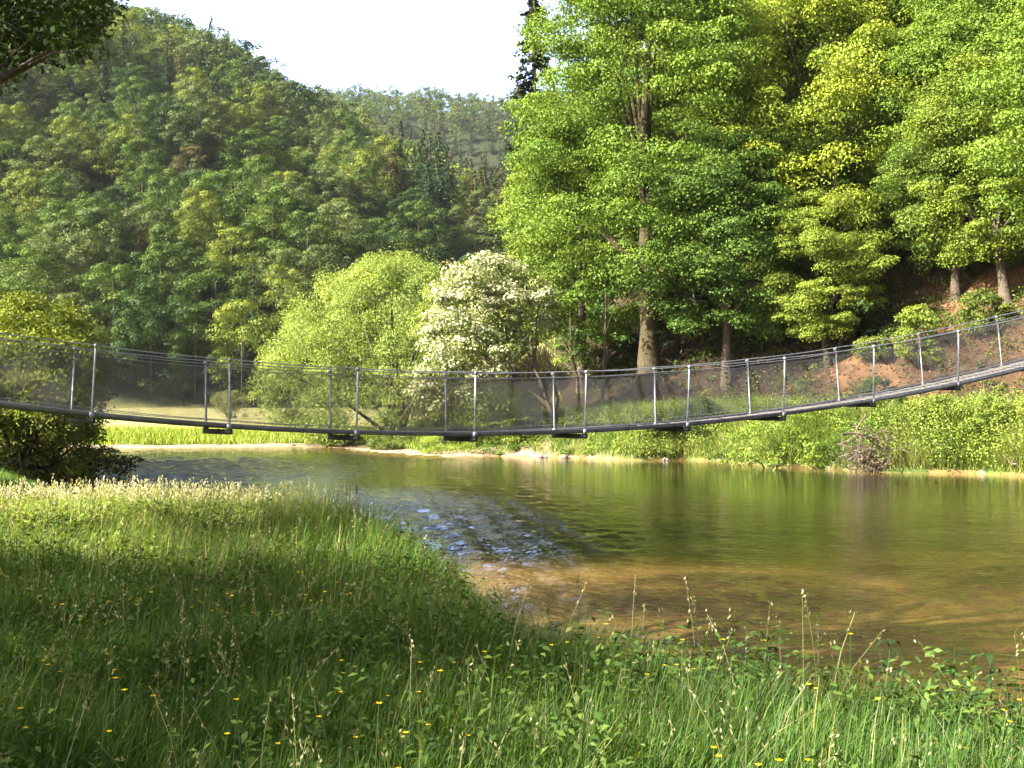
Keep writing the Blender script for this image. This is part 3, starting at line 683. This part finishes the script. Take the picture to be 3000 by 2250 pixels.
for sd2 in (0, 1):
    for hgt_, r_, nm in ((PH - .02, .011, 'handrail_cable'), (PH - .13, .008, 'side_cable'), (.10, .007, 'side_cable')):
        P = [bk(k, sd2) + [0, 0, hgt_ - .012 * math.sin(math.pi * (k % 1)) * (nm != 'x')] + perp * (-1 if sd2 == 0 else 1) * .06 * (hgt_ / PH) for k in fine]
        MB().tube(P, r_, 6).build(nm, M_steel, BR)
    P = [bk(k, sd2) for k in fine]
    mb = MB(); V = []
    for a_ in P: V += [a_ - perp * .022 - [0, 0, .045], a_ + perp * .022 - [0, 0, .045], a_ + perp * .022 + [0, 0, .035], a_ - perp * .022 + [0, 0, .035]]
    mb.add(V, [(4 * i + j, 4 * i + (j + 1) % 4, 4 * i + 4 + (j + 1) % 4, 4 * i + 4 + j) for i in range(len(P) - 1) for j in range(4)])
    mb.build('deck_beam', M_edge, BR)
    mb = MB(); V = []; so_ = perp * (-.024 if sd2 == 0 else .024)
    for kk_, a_ in zip(fine, P): lo = .012 - .07 * float(sst(5.6, 7.6, kk_)); V += [a_ + so_ - perp * .003 + [0, 0, lo], a_ + so_ + perp * .003 + [0, 0, lo], a_ + so_ + perp * .003 + [0, 0, .042], a_ + so_ - perp * .003 + [0, 0, .042]]
    mb.add(V, [(4 * i + j, 4 * i + (j + 1) % 4, 4 * i + 4 + (j + 1) % 4, 4 * i + 4 + j) for i in range(len(P) - 1) for j in range(4)])
    mb.build('edge_rail', M_steel, BR)
for k in range(K0, K1):
    mb = MB()
    for j in range(15):
        s_ = (j + .5) / 15; a_, b_ = bk(k + s_, 0), bk(k + s_, 1); t1 = bk(k + s_ + .02, 0) - bk(k + s_ - .02, 0); t1 /= np.linalg.norm(t1)
        mb.box((a_ + b_) / 2 + [0, 0, -.03 + rg.normal(0, .003)], (b_ - a_) / 2 * .93, t1 * .066, np.array([0, 0, .014]))
    mb.build('deck_boards', M_deck, BR)
    for sd2 in (0, 1):
        mb = MB(); V = []; Q = []; n0 = 0; hh_ = PH - .18; step = .036; L = np.linalg.norm(BD)
        def pt(s_, z): return bk(k + s_ / L, sd2) + [0, 0, .05 + z] + perp * (-1 if sd2 == 0 else 1) * .06 * (z / PH)
        for dirn in (1, -1):
            for q in np.arange(-hh_, L, step):
                s0, z0 = (q, 0); s1, z1 = (q + hh_, hh_)
                if s0 < 0: z0 += -s0; s0 = 0
                if s1 > L: z1 -= s1 - L; s1 = L
                if z1 <= z0: continue
                if dirn < 0: z0, z1 = hh_ - z0, hh_ - z1
                m_ = 3; pts = [pt(s0 + (s1 - s0) * i / m_, z0 + (z1 - z0) * i / m_) for i in range(m_ + 1)]
                wv = np.array([0, 0, .0029])
                wt_ = perp * .0024
                for i in range(m_):
                    V += [pts[i] - wv, pts[i + 1] - wv, pts[i + 1] + wv, pts[i] + wv, pts[i] + wt_, pts[i + 1] + wt_]
                    Q += [(n0, n0 + 1, n0 + 2, n0 + 3), (n0, n0 + 1, n0 + 5, n0 + 4), (n0 + 3, n0 + 2, n0 + 5, n0 + 4)]; n0 += 6
        mesh_np('mesh_panel', V, Q, M_wire, parent=BR)
# anchor frames outside the picture
for kk in (K0, K1):
    mb = MB()
    for sd2 in (0, 1):
        p = bk(kk, sd2); g0 = hgt(p[0], p[1]); p2 = p + bd * (.35 if kk > 0 else -.35); mb.tube([(p2[0], p2[1], min(g0, p[2]) - .5), (p2[0], p2[1], p[2] + 2.2)], .09, 8)
    a_, b_ = bk(kk, 0) + bd * (.35 if kk > 0 else -.35), bk(kk, 1) + bd * (.35 if kk > 0 else -.35)
    mb.tube([a_ + [0, 0, 2.1], b_ + [0, 0, 2.1]], .06, 8); mb.build('tower', M_steel, BR)

# ------------------------------------------------------------------ far bank planting
rng = R(31)
def bank_points(n, xr, yr, cond):
    out = []
    while len(out) < n:
        x = rng.uniform(*xr, 4000); y = rng.uniform(*yr, 4000); h_, s_, nr_, sl_ = terrain(x, y)
        m = (~nr_) & (s_ > .02) & cond(x, y, s_, sl_)
        out += list(np.stack([x, y, h_, s_, sl_], 1)[m])
    return np.array(out[:n])
# lush bank herbs (right) and grassy bank (left): uncountable cover
B = bank_points(1900, (-5, 25), (36, 64), lambda x, y, s, sl: (s < 5.5) & (s > .05 + .35 * np.sin(x * 1.7) + .4 * (x < 3)) & ((x > -1) | (rng.random(len(x)) < .4)) & (sl < -.2))
tall = (.34 + .05 * np.clip(B[:, 0], 0, 20)) * (1 + .45 * noise2(B[:, 0], B[:, 1], 2.6, 3) + .35 * noise2(B[:, 0], B[:, 1], .9, 12))
tall = np.clip(tall, .15, 1.4)
Rc = np.stack([tall * .45 + .2, tall * .45 + .2, tall * .75], 1)
V, Q, var = clump_leaves(B[:, :3] + np.stack([0 * tall, 0 * tall, tall * .35], 1), Rc, 90, .10, rng, .75, aspect=.5)
gv = np.clip(.5 + .5 * noise2(B[:, 0], B[:, 1], 3, 6), 0, 1)[:, None]
gv = np.clip(gv + rng.normal(0, .3, gv.shape), 0, 1)
tn = np.repeat(np.array([.07, .13, .022]) * (1 - gv) + np.array([.26, .34, .06]) * gv, 90, 0)
o = mesh_np('bank_vegetation', V, Q, M_wood, var=var, tint=tn); tag(o, 'lush green nettles and herbs covering the far bank', 'vegetation', kind='stuff')
def blades(P, h, wd, phi, bend, rng, taper=1.0, segs=3):
    """curved grass blades; P roots, h heights, wd widths"""
    n = len(P); s = np.linspace(0, 1, segs + 1); s[1:-1] **= .85
    d = np.stack([np.cos(phi), np.sin(phi), 0 * phi], 1); wdir = np.stack([-np.sin(phi + rng.normal(0, .9, n)), np.cos(phi + rng.normal(0, .9, n)), 0 * phi], 1)
    pts = P[:, None] + UP * (h[:, None] * s * (1 - .42 * bend[:, None] * s))[..., None] + d[:, None] * (h[:, None] * bend[:, None] * s ** 2)[..., None]
    ww = (wd[:, None] * (1 - s ** 1.6 * taper * .96) * .5)[..., None] * wdir[:, None]
    V = np.stack([pts - ww, pts + ww], 2).reshape(n, -1, 3); m = 2 * (segs + 1)
    q = np.array([[2 * i, 2 * i + 1, 2 * i + 3, 2 * i + 2] for i in range(segs)])
    Q = (np.arange(n)[:, None, None] * m + q[None]).reshape(-1, 4)
    return V.reshape(-1, 3), Q
def grass_obj(name, P, h, wd, bend, tint, label, rng, var=None, lean=None, segs=3, kind='stuff', cat='grass', mat_=None, group=None):
    n = len(P); phi = rng.uniform(0, 6.283, n)
    if lean is not None: phi = np.where(rng.random(n) < .55, lean + rng.normal(0, .6, n), phi)
    V, Q = blades(P, h, wd, phi, bend, rng, segs=segs)
    v = np.clip(rng.normal(.5, .22, n), 0, 1) if var is None else var
    o = mesh_np(name, V, Q, mat_ or M_grass, var=np.repeat(v, segs), tint=np.repeat(tint, segs, 0))
    return tag(o, label, cat, group, kind)
def mixc(a, b, t): return np.array(a)[None] * (1 - t[:, None]) + np.array(b)[None] * t[:, None]
# far grass: left bank strip and the field, and long grass on the right bank
B = bank_points(46000, (-34, 3), (56, 100), lambda x, y, s, sl: (s > 1.6) & (s < 22) & (rng.random(len(x)) < np.where(s < 9, 1, .5)))
gm = np.clip(sst(9, 17, B[:, 3] + noise2(B[:, 0], B[:, 1], 5, 2) * 2), 0, 1)
grass_obj('far_bank_grass', B[:, :3], rng.uniform(.25, .6, len(B)) * (1 - .5 * gm), rng.uniform(.035, .07, len(B)), rng.uniform(.1, .6, len(B)), mixc((.22, .30, .045), (.42, .41, .18), gm), 'bright grass on the far bank left of the willow', rng, segs=2)
B = bank_points(110000, (1, 26), (38, 68), lambda x, y, s, sl: (s > .12) & (s < 7) & (sl < .6) & (rng.random(len(x)) < np.clip((x - 3) / 8, .12, 1)))
grass_obj('right_bank_grass', B[:, :3], rng.uniform(.5, 1.4, len(B)) * (1 + .3 * noise2(B[:, 0], B[:, 1], 1.8, 5)), rng.uniform(.018, .04, len(B)), rng.uniform(.25, .95, len(B)), mixc((.13, .21, .03), (.30, .35, .12), np.clip(.35 + .4 * noise2(B[:, 0], B[:, 1], 2.4, 14) + rng.normal(0, .25, len(B)), 0, 1)), 'long pale grass along the right bank under the bridge', rng, segs=2)
# sparse scrub and litter on the earth slope
B = bank_points(3400, (4, 34), (48, 90), lambda x, y, s, sl: (sl > .2) & (sl < 22) & (noise2(x, y, 5, 10) > -.35))
tl = rng.uniform(.15, .5, len(B)); V, Q, var = clump_leaves(B[:, :3] + np.stack([0 * tl, 0 * tl, tl * .5], 1), np.stack([tl * 1.2, tl * 1.2, tl], 1), 26, .13, rng)
o = mesh_np('slope_undergrowth', V, Q, M_wood, var=var, tint=np.repeat(mixc((.06, .10, .02), (.15, .20, .035), rng.random(len(B)) ** 2), 26, 0)); tag(o, 'patchy undergrowth over the reddish earth slope', 'undergrowth', kind='stuff')
B = bank_points(16000, (6, 34), (48, 85), lambda x, y, s, sl: (sl > -.4) & (sl < 20))
V, Q = leaf_quads(B[:, :3] + UP * .03, UP + rng.normal(0, .5, (len(B), 3)), .17, rng, .6)
o = mesh_np('leaf_litter', V, Q, M_wood, var=rng.random(len(Q)), tint=mixc((.10, .055, .03), (.36, .22, .12), rng.random(len(Q)))); tag(o, 'dead brown leaves and twigs lying on the earth slope', 'leaf litter', kind='stuff')
# single bushes and shrubs of the bank
BU = [(2260, 49.5, 1.9, 2.3, (.17, .25, .04), 'big rounded lime-green bush on the bank left of the driftwood pile'),
      (2050, 56.5, 1.7, 1.0, (.06, .105, .022), 'dark green bush in the bank left of the big lime-green bush'),
      (1930, 56.5, 1.2, .8, (.14, .20, .035), 'light green shrub on the bank under the crossbeam right of the river bend'),
      (1580, 60, 1.2, 1.1, (.05, .085, .02), 'dark bush on the bank right below the leaning trunk'),
      (1520, 60.5, 1.0, .7, (.19, .25, .04), 'small yellow-green shrub at the water left below the leaning trunk'),
      (1345, 62.5, 1.0, 1.0, (.04, .065, .02), 'dark low bush at the riffle under the blossoming tree'),
      (2720, 47.5, 1.3, 1.0, (.19, .26, .05), 'bright bush on the bank right of the driftwood pile'),
      (2885, 46.5, 1.4, 1.1, (.17, .245, .045), 'leafy bush on the bank near the right edge of the photo'),
      (2570, 49.5, 2.1, 1.2, (.06, .11, .022), 'dark green bush right behind the driftwood pile'),
      (1765, 63.5, 1.1, .9, (.13, .20, .035), 'low green bush beside the path under the twiggy hedge'),
      (2460, 53.5, 1.4, .8, (.12, .18, .03), 'green shrub showing through the mesh left of the bare earth'),
      (1010, 70.5, .9, 1.1, (.12, .16, .04), 'low shrub on the far bank in front of the willow'),
      (1150, 66, .9, 1.3, (.10, .14, .035), 'spreading low shrub on the bank between willow and riffle')]
for k, (px, Z, H, Rr, c, lab) in enumerate(BU):
    dome_bush('bank_bush', 600 + k, H, Rr, 46, .34, 110, .11, c, lab, ground_at(px, Z, .12), 'bush', base=.05, belly=.35, part='foliage', group='bushes along the far bank', stems=6)
for k, (px, Z, H, Rr, c, lab) in enumerate([(1985, 67, 3.6, 2.0, (.026, .052, .014), 'dark bush added as shade close on the right of the mossy trunk'), (2160, 66, 4.2, 2.4, (.024, .048, .013), 'tall dark bush added as shade behind the slim pale trunk'), (2330, 64.5, 4.2, 2.3, (.026, .05, .014), 'tall dark bush added as shade beneath the leaning yellow-green tree'), (2480, 61, 3.0, 1.6, (.03, .058, .015), 'dark bush added as shade at the edge of the bare earth'), (2060, 68, 3.2, 2.2, (.035, .07, .018), 'dark shrub added to darken the wood edge right of the mossy trunk'), (2250, 68, 3.4, 2.4, (.03, .06, .016), 'dark shrub added to darken the middle of the wood edge'), (2400, 63, 3.0, 1.8, (.04, .075, .018), 'dark shrub added to darken the right end of the wood edge'), (1760, 72, 3.2, 2.2, (.07, .11, .025), 'twiggy hedge-like shrub left of the mossy trunk'), (2690, 55.5, 2.9, .95, (.20, .27, .04), 'bright yellow-green young tree on the earth slope above the bridge rail'), (2880, 55, 2.0, 1.0, (.12, .17, .03), 'green shrub on the earth slope near the right edge'), (2560, 57, 1.2, .7, (.14, .18, .035), 'small shrub on the bare earth left of the bright young tree')]):  # dark undergrowth here is added; its near-black green stands in for canopy shade
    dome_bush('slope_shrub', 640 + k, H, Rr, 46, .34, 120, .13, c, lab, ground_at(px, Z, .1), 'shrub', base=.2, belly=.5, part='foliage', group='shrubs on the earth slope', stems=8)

# driftwood
def driftpile(name, loc, w_, h_, n, seed, label):
    t = empty(name, loc); rg = R(seed)
    for k in range(n):
        c = np.array([rg.normal(0, w_ * .22), rg.normal(0, .35), abs(rg.normal(.42, .3)) * h_]); c[0] = np.clip(c[0], -w_ * .45, w_ * .45)
        d = unit(np.array([rg.normal(0, 1), rg.normal(0, .5), rg.normal(.1, .55)])); L = rg.uniform(.4, 1.3) * h_ * .5; r0 = rg.uniform(.010, .040)
        mb = MB(); k_ = rg.normal(0, .17, (4, 3)) * L; P = np.stack([c + d * L * s_ for s_ in (-1, -.3, .4, 1)]) + k_
        mb.tube(P, [r0, r0 * .9, r0 * .7, r0 * .3], 5)
        for j in range(3): p0 = P[1 + j % 2]; mb.tube([p0, p0 + rg.normal(0, .25, 3) * L], [r0 * .4, .006], 4)
        mb.build('branch', M_drift if rg.random() < .5 else M_bark, t)
    V, Q = leaf_quads(np.stack([rg.normal(0, w_ * .25, 700), rg.normal(0, .35, 700), np.abs(rg.normal(0, .3, 700)) * h_], 1), rg.normal(size=(700, 3)), .16, rg, .2)
    if n > 20: tag(mesh_np('debris', V, Q, M_drift, parent=t), kind='stuff')
    return tag(t, label, 'driftwood', None)
Zp = 46.6; xp = (2555 - 1500) / F * Zp
dp = driftpile('driftwood_pile', (xp, Zp, 0.0), 2.9, 1.55, 84, 5, 'tangled heap of brown branches washed against the right bank')
MB().tube([(-1.3, -.3, 1.50), (-.7, -.3, 1.56), (.1, -.25, 1.3)], [.05, .05, .03], 6).build('branch', M_drift, dp)
driftpile('driftwood_branches', ((2975 - 1500) / F * 44.3, 44.3, 0), 1.2, .5, 7, 6, 'few bare branches at the water near the right edge of the photo')
# stones at the water's edge
rg = R(44); st = None
for k, (px, py) in enumerate([(1560, 1338), (1590, 1341), (1655, 1343), (1480, 1336), (1950, 1350), (2110, 1352), (2380, 1371), (2430, 1374), (2880, 1389), (1290, 1334), (640, 1308), (860, 1308), (905, 1309), (1040, 1315), (330, 1320)]):
    Z = wy(py) + .15; o = None
    import bmesh as _b
    if k < 3:
        bm = _b.new(); _b.ops.create_icosphere(bm, subdivisions=3, radius=.2)
        for v in bm.verts: f = 1 + .22 * math.sin(v.co.x * 19 + k) + .18 * math.sin(v.co.y * 23 + 2 * k) ; v.co = Vector((v.co.x * f * 1.4, v.co.y * f, v.co.z * f * .6))
        me = bpy.data.meshes.new('stone'); bm.to_mesh(me); bm.free(); me.materials.append(M_stone)
        o = bpy.data.objects.new('stone', me); COL.objects.link(o)
        st = (st or []) + [o]
    else:
        o = st[k % 3].copy(); COL.objects.link(o)
    o.location = ((px - 1500) / F * Z, Z, .04); o.rotation_euler = (0, 0, rg.uniform(0, 6)); s_ = rg.uniform(.45, .95); o.scale = (s_, s_, s_)
    tag(o, 'pale stone lying at the waterline of the far bank', 'stone', 'stones at the waterline')

# ------------------------------------------------------------------ meadow
rng = R(91)
def meadow_points(n, y0, y1, xr=(-.56, .62), smin=.12, cond=None):
    out = []; got = 0
    while got < n:
        y = np.sqrt(rng.uniform(y0 * y0, y1 * y1, 60000)); x = rng.uniform(xr[0], xr[1], 60000) * y + rng.uniform(-1, 1, 60000)
        h_, s_, nr_, _ = terrain(x, y); m = (s_ > smin) & nr_
        if cond is not None: m &= cond(x, y, s_)
        a = np.stack([x, y, h_, s_], 1)[m]; out.append(a); got += len(a)
    return np.concatenate(out)[:n]
def meadow_layer(name, n, y0, y1, hr, wr, label, seed, xr=(-.56, .62), pale=0, **kw):
    rng = R(seed); P = meadow_points(n, y0, y1, xr)
    nn = noise2(P[:, 0], P[:, 1], 1.1, 4); n2 = noise2(P[:, 0], P[:, 1], 3.5, 12)
    h = rng.uniform(*hr, n) * (1 + .28 * nn + .15 * n2) * (.65 + .35 * sst(0, 1.5, P[:, 3])) * (1 - .4 * sst(19, 27, P[:, 1]))
    tc_ = mixc((.034, .098, .014), (.095, .185, .024), np.clip(.5 + .5 * n2 + rng.normal(0, .3, n), 0, 1))
    dryb = rng.random(n) < .06 + pale; tc_[dryb] = np.array([.34, .33, .17]) * rng.uniform(.7, 1.2, (dryb.sum(), 1))
    st_ = np.exp(-((P[:, 1] - 13.2) / 2.8) ** 2) * sst(-.14, -.22, P[:, 0] / P[:, 1]); st_ = np.clip(st_ * rng.uniform(.3, 1.3, n), 0, 1)[:, None]   # sunlight of this strip painted into the blades, besides paler grasses
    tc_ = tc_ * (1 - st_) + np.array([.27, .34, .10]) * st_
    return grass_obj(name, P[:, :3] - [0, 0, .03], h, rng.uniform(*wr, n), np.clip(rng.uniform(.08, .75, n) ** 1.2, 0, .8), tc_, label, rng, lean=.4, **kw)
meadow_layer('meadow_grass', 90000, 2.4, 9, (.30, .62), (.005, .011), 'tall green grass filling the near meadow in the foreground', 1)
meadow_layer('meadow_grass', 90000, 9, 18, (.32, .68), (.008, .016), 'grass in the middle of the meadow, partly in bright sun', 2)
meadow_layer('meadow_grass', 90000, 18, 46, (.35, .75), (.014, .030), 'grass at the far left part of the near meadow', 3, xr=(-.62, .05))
# pale seeding grasses: taller stems, thick in the sunny strip by the river
def stems(name, P, label, seed, hr=(.45, .85), n_head=7, hl=.11, color=(.36, .34, .19)):
    rng = R(seed); n = len(P); h = rng.uniform(*hr, n); phi = rng.uniform(0, 6.28, n); bend = rng.uniform(.03, .4, n)
    V, Q = blades(P, h, np.full(n, .0035) * (1 + P[:, 1] / 22), phi, bend, rng, taper=.3)
    d = np.stack([np.cos(phi), np.sin(phi), 0 * phi], 1); tip = P + UP * (h * (1 - .42 * bend))[:, None] + d * (h * bend)[:, None]
    dr = unit(UP * (1 - .84 * bend)[:, None] + d * (2 * bend)[:, None])
    idx = np.repeat(np.arange(n), n_head); s_ = rng.uniform(-hl, .02, len(idx)); HP = tip[idx] + dr[idx] * s_[:, None] + rng.normal(0, .008, (len(idx), 3))
    t = unit(dr[idx] + rng.normal(0, .35, (len(idx), 3))); b_ = unit(np.cross(t, rng.normal(size=t.shape))); sc = (.011 * (1 + P[idx, 1] / 9))[:, None]
    HV = np.stack([HP - t * sc * .6, HP + b_ * sc * .25, HP + t * sc * .6, HP - b_ * sc * .25], 1).reshape(-1, 3)
    VV = np.concatenate([V, HV]); QQ = np.concatenate([Q, np.arange(len(HV)).reshape(-1, 4) + len(V)])
    tt = np.concatenate([np.tile([.20, .22, .09], (len(Q), 1)), np.tile(color, (len(idx), 1)) * rng.uniform(.7, 1.2, (len(idx), 1))])
    o = mesh_np(name, VV, QQ, M_grass, var=np.full(len(QQ), .5), tint=tt)
    return tag(o, label, 'grass', kind='stuff')
stems('seeding_grass', meadow_points(800, 3.6, 14, cond=lambda x, y, s: s > 1.3)[:, :3], 'thin pale seed heads standing over the foreground grass', 4)
stems('seeding_grass', meadow_points(2600, 12, 23, (-.5, .0), cond=lambda x, y, s: rng.random(len(x)) < np.exp(-((y - 17.0) / 2.6) ** 2) * np.clip(1.1 - s / 4.5, .06, 1))[:, :3], 'silvery seeding grass along the sunlit edge of the meadow', 5, (.5, .85), 9, .16, (.55, .53, .36))
# broad-leaved herbs between the grass (uncountable)
def herbs(name, n, y0, y1, label, seed, xr=(-.52, .6), cond=None, c1=(.05, .11, .022), c2=(.13, .20, .035), hr=(.15, .55), leaf=.055):
    rng = R(seed); P = meadow_points(n, y0, y1, xr, cond=cond); h = rng.uniform(*hr, n)
    Cc = P[:, :3] + UP * (h * .7)[:, None]; per = 20; lf = leaf * (1 + np.clip(P[:, 1] - 8, 0, 30) / 30).mean()
    V, Q, var = clump_leaves(Cc, np.stack([h * .3 + .05, h * .3 + .05, h * .45], 1), per, lf, rng, .7, nrm=(.3, .9, .5), aspect=.42)
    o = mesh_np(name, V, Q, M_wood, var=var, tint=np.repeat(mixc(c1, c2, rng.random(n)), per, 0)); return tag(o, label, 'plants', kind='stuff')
herbs('meadow_herbs', 1500, 2.6, 13, 'broad-leaved herbs between the foreground grass', 6, cond=lambda x, y, s: (noise2(x, y, 1.3, 2) > .0), hr=(.25, .62), leaf=.045, c2=(.11, .17, .03))
herbs('bank_edge_herbs', 1150, 3, 17, 'dark nettles along the near water edge', 7, cond=lambda x, y, s: s < 1.5, hr=(.15, .42), c1=(.04, .09, .02), c2=(.08, .14, .028))
herbs('sunlit_herbs', 3200, 10, 17.5, 'bright low herbs in the sunlit strip of the meadow', 8, xr=(-.55, -.17), c1=(.18, .25, .035), c2=(.20, .26, .05), hr=(.15, .5), leaf=.07)  # greens raised to put the strip's sunshine into the leaves
# buttercups
M_petal = leaf_mat('petals', 'const', (.85, .60, .01), trans=.25, lift=(1.1, 1.1, 1), low=(.9, .85, 1))
def buttercup(seed):
    rg = R(seed); t = empty('buttercup', (0, 0, 0)); h = rg.uniform(.50, .68); e = np.array([rg.normal(0, .05), rg.normal(0, .05), h])
    V, Q = blades(np.zeros((1, 3)), np.array([h]), np.array([.004]), np.array([0.]), np.array([.05]), rg, taper=.2)
    mb = MB().tube([(0, 0, 0), e * .5 + [.01, 0, 0], e], .0022, 4); s_ = mb.build('stem', M_leaf, t); s_.color = (.08, .14, .03, 1)
    P = []; N = []
    V = []
    for k in range(5):
        a = k * 1.2566; d = np.array([math.cos(a), math.sin(a), .35]); b_ = np.array([-math.sin(a), math.cos(a), 0])
        V += [e, e + d * .008 + b_ * .007, e + d * .016, e + d * .008 - b_ * .007]
    mesh_np('flower', V, np.arange(20).reshape(5, 4), M_petal, var=np.full(5, .6), parent=t)
    return t
bcs = [buttercup(700 + k) for k in range(4)]
rg = R(19); P = meadow_points(170, 4.0, 9.5, (-.42, .42), cond=lambda x, y, s: (s > .5) & (noise2(x, y, 1.3, 8) > -.1))
for k in range(170):
    t = bcs[k] if k < 4 else copy_tree(bcs[k % 4]); s_ = rg.uniform(.65, .95); put(t, P[k, :3], rg.uniform(0, 6), s_)
    tag(t, 'small yellow buttercup blooming low in the meadow grass', 'flower', 'buttercups scattered through the meadow')
# leafy stems at the near water edge
def leafy_plant(seed, H, nl, Ll, col, top=0):
    rg = R(seed); t = empty('leafy_plant', (0, 0, 0)); mb = MB()
    P = np.array([[0, 0, 0], [rg.normal(0, .02), 0, H * .5], [rg.normal(0, .05), rg.normal(0, .03), H]]); mb.tube(P, [.007, .005, .003], 5); s_ = mb.build('stem', M_leaf, t); s_.color = (.05, .08, .02, 1)
    V = []; Q = []; n0 = 0
    for k in range(nl):
        s0 = .18 + .82 * (k / nl) ** .8; a = k * 2.4 + rg.normal(0, .3); L = Ll * rg.uniform(.7, 1.15) * (1.15 - .5 * s0); base = np.array([np.interp(s0, [0, .5, 1], P[:, i]) for i in range(3)])
        d = np.array([math.cos(a), math.sin(a), .55]); b_ = np.array([-math.sin(a), math.cos(a), 0]); W2 = L * .13
        for i, s_2 in enumerate((0, .3, .65, 1)):
            c = base + d * L * s_2 + UP * (-.7 * L * s_2 ** 2); w2 = W2 * (.25, 1, .8, .03)[i]; V += [c - b_ * w2, c + b_ * w2]
        for i in range(3): Q.append((n0 + 2 * i, n0 + 2 * i + 1, n0 + 2 * i + 3, n0 + 2 * i + 2))
        n0 += 8
    c = mesh_np('foliage', V, Q, M_leaf, var=np.repeat(rg.uniform(.3, .7, nl), 3), parent=t); c.color = (*col, 1)
    return t
def at_top(px, py, Z, H):
    """root position so that a plant of height H standing on the ground near depth Z shows its tip near row py"""
    x = (px - 1500) / F * Z; return Vector((x, Z, hgt(x, Z) - .03))
LP = [(2245, 1850, 6.7, .62, 34, .24, (.035, .07, .018), 'tall dark leafy stem rising over the water right of centre'),
      (2630, 1865, 6.3, .66, 36, .23, (.03, .06, .018), 'dark rosette-topped stem left of its twin at the lower right water edge'),
      (2765, 1880, 6.2, .62, 36, .22, (.03, .06, .018), 'dark rosette-topped stem right of its twin at the lower right water edge'),
      (2900, 1905, 6.0, .52, 30, .21, (.03, .06, .018), 'shorter dark leafy stem right of the rosette-topped pair'),
      (2160, 1880, 6.9, .55, 26, .2, (.035, .08, .018), 'dark leafy stem just left of the tall one at the water edge'),
      (1340, 1640, 10.6, .62, 34, .30, (.10, .16, .03), 'broad-leaved clump lit by the sun at the bend of the near bank'),
      (1290, 1640, 10.9, .6, 30, .28, (.06, .11, .025), 'darker broad-leaved clump left of the sunlit one at the near bank'),
      (1850, 1860, 7.5, .45, 22, .30, (.04, .09, .02), 'low plant with large dark leaves at the middle of the near bank'),
      (1960, 1880, 7.3, .42, 20, .28, (.04, .09, .02), 'second low plant with large dark leaves right of its neighbour'),
      (1120, 1560, 13.4, .7, 34, .26, (.05, .10, .022), 'leafy clump at the water left of the blue reflection'),
      (2960, 1960, 5.4, .5, 24, .16, (.035, .07, .018), 'leafy stem at the right edge of the photo by the water'),
      (1850, 2020, 5.6, .5, 20, .12, (.20, .24, .07), 'pale yellowish leafy stem in the grass at the bottom centre right')]
for k, (px, py, Z, H, nl, Ll, c, lab) in enumerate(LP):
    H = max(H, ZC - (py - HZ) / F * Z - at_top(px, py, Z, H).z)
    t = leafy_plant(800 + k, H, nl, Ll, c); put(t, at_top(px, py, Z, H), k * 1.3); tag(t, lab, 'plant', 'leafy plants at the near water edge')
# single tall dry stalks that stand up against the water
ST = [(1045, 1510, 14.0, 1.0, 'tall dry stalk left of the blue reflection'), (1015, 1540, 13.6, .85, 'pale bent stalk beside the tall dry stalk'), (1540, 1780, 9.0, .75, 'thin dark stalk over the water edge left of centre'),
      (1700, 1690, 8.6, .95, 'leaning thin stalk with a narrow tip over the brown water'), (2080, 1760, 7.0, .80, 'thin curved stalk left of the tall dark leafy stem'), (2400, 1830, 6.5, .78, 'thin stalk between the dark leafy stems'),
      (1640, 1760, 8.5, .7, 'short stalk near the middle of the near water edge'), (2310, 1815, 6.6, .7, 'slender stalk just right of the tall dark leafy stem')]
for k, (px, py, Z, H, lab) in enumerate(ST):
    H = max(H, ZC - (py - HZ) / F * Z - at_top(px, py, Z, H).z)
    rg = R(860 + k); t = empty('dry_stalk', at_top(px, py, Z, H), 0); lx = rg.uniform(-.14, .02); P = np.array([[0, 0, 0], [lx * .3, 0, H * .5], [lx, .03, H]])
    MB().tube(P, [.004, .0035, .002], 5).build('stem', M_bark, t)
    d = unit(P[2] - P[1]); n = 40; s_ = rg.uniform(-.10, .03, n); HP = P[2] + d * s_[:, None] + rg.normal(0, .006, (n, 3)); V, Q = leaf_quads(HP, rg.normal(size=(n, 3)), .022, rg, .3)
    c = mesh_np('seed_head', V, Q, M_leaf, var=np.full(n, .5), parent=t); c.color = (.14, .13, .06, 1)
    tag(t, lab, 'stalk', 'dry stalks at the near water edge')

# ------------------------------------------------------------------ haze
mh, ns, ln, b = mat('haze'); ns.remove(b); pv = nd(ns, 'ShaderNodeVolumePrincipled'); pv.inputs['Color'].default_value = (.80, .88, 1, 1)
pv.inputs['Density'].default_value = .00007; pv.inputs['Anisotropy'].default_value = .2
ln.new(pv.outputs[0], ns['Material Output'].inputs['Volume'])
HAZE = True
if HAZE:
    hz = MB().box((0, 0, 139), (850, 0, 0), (0, 850, 0), (0, 0, 145)).build('haze', mh); tag(hz, kind='stuff')
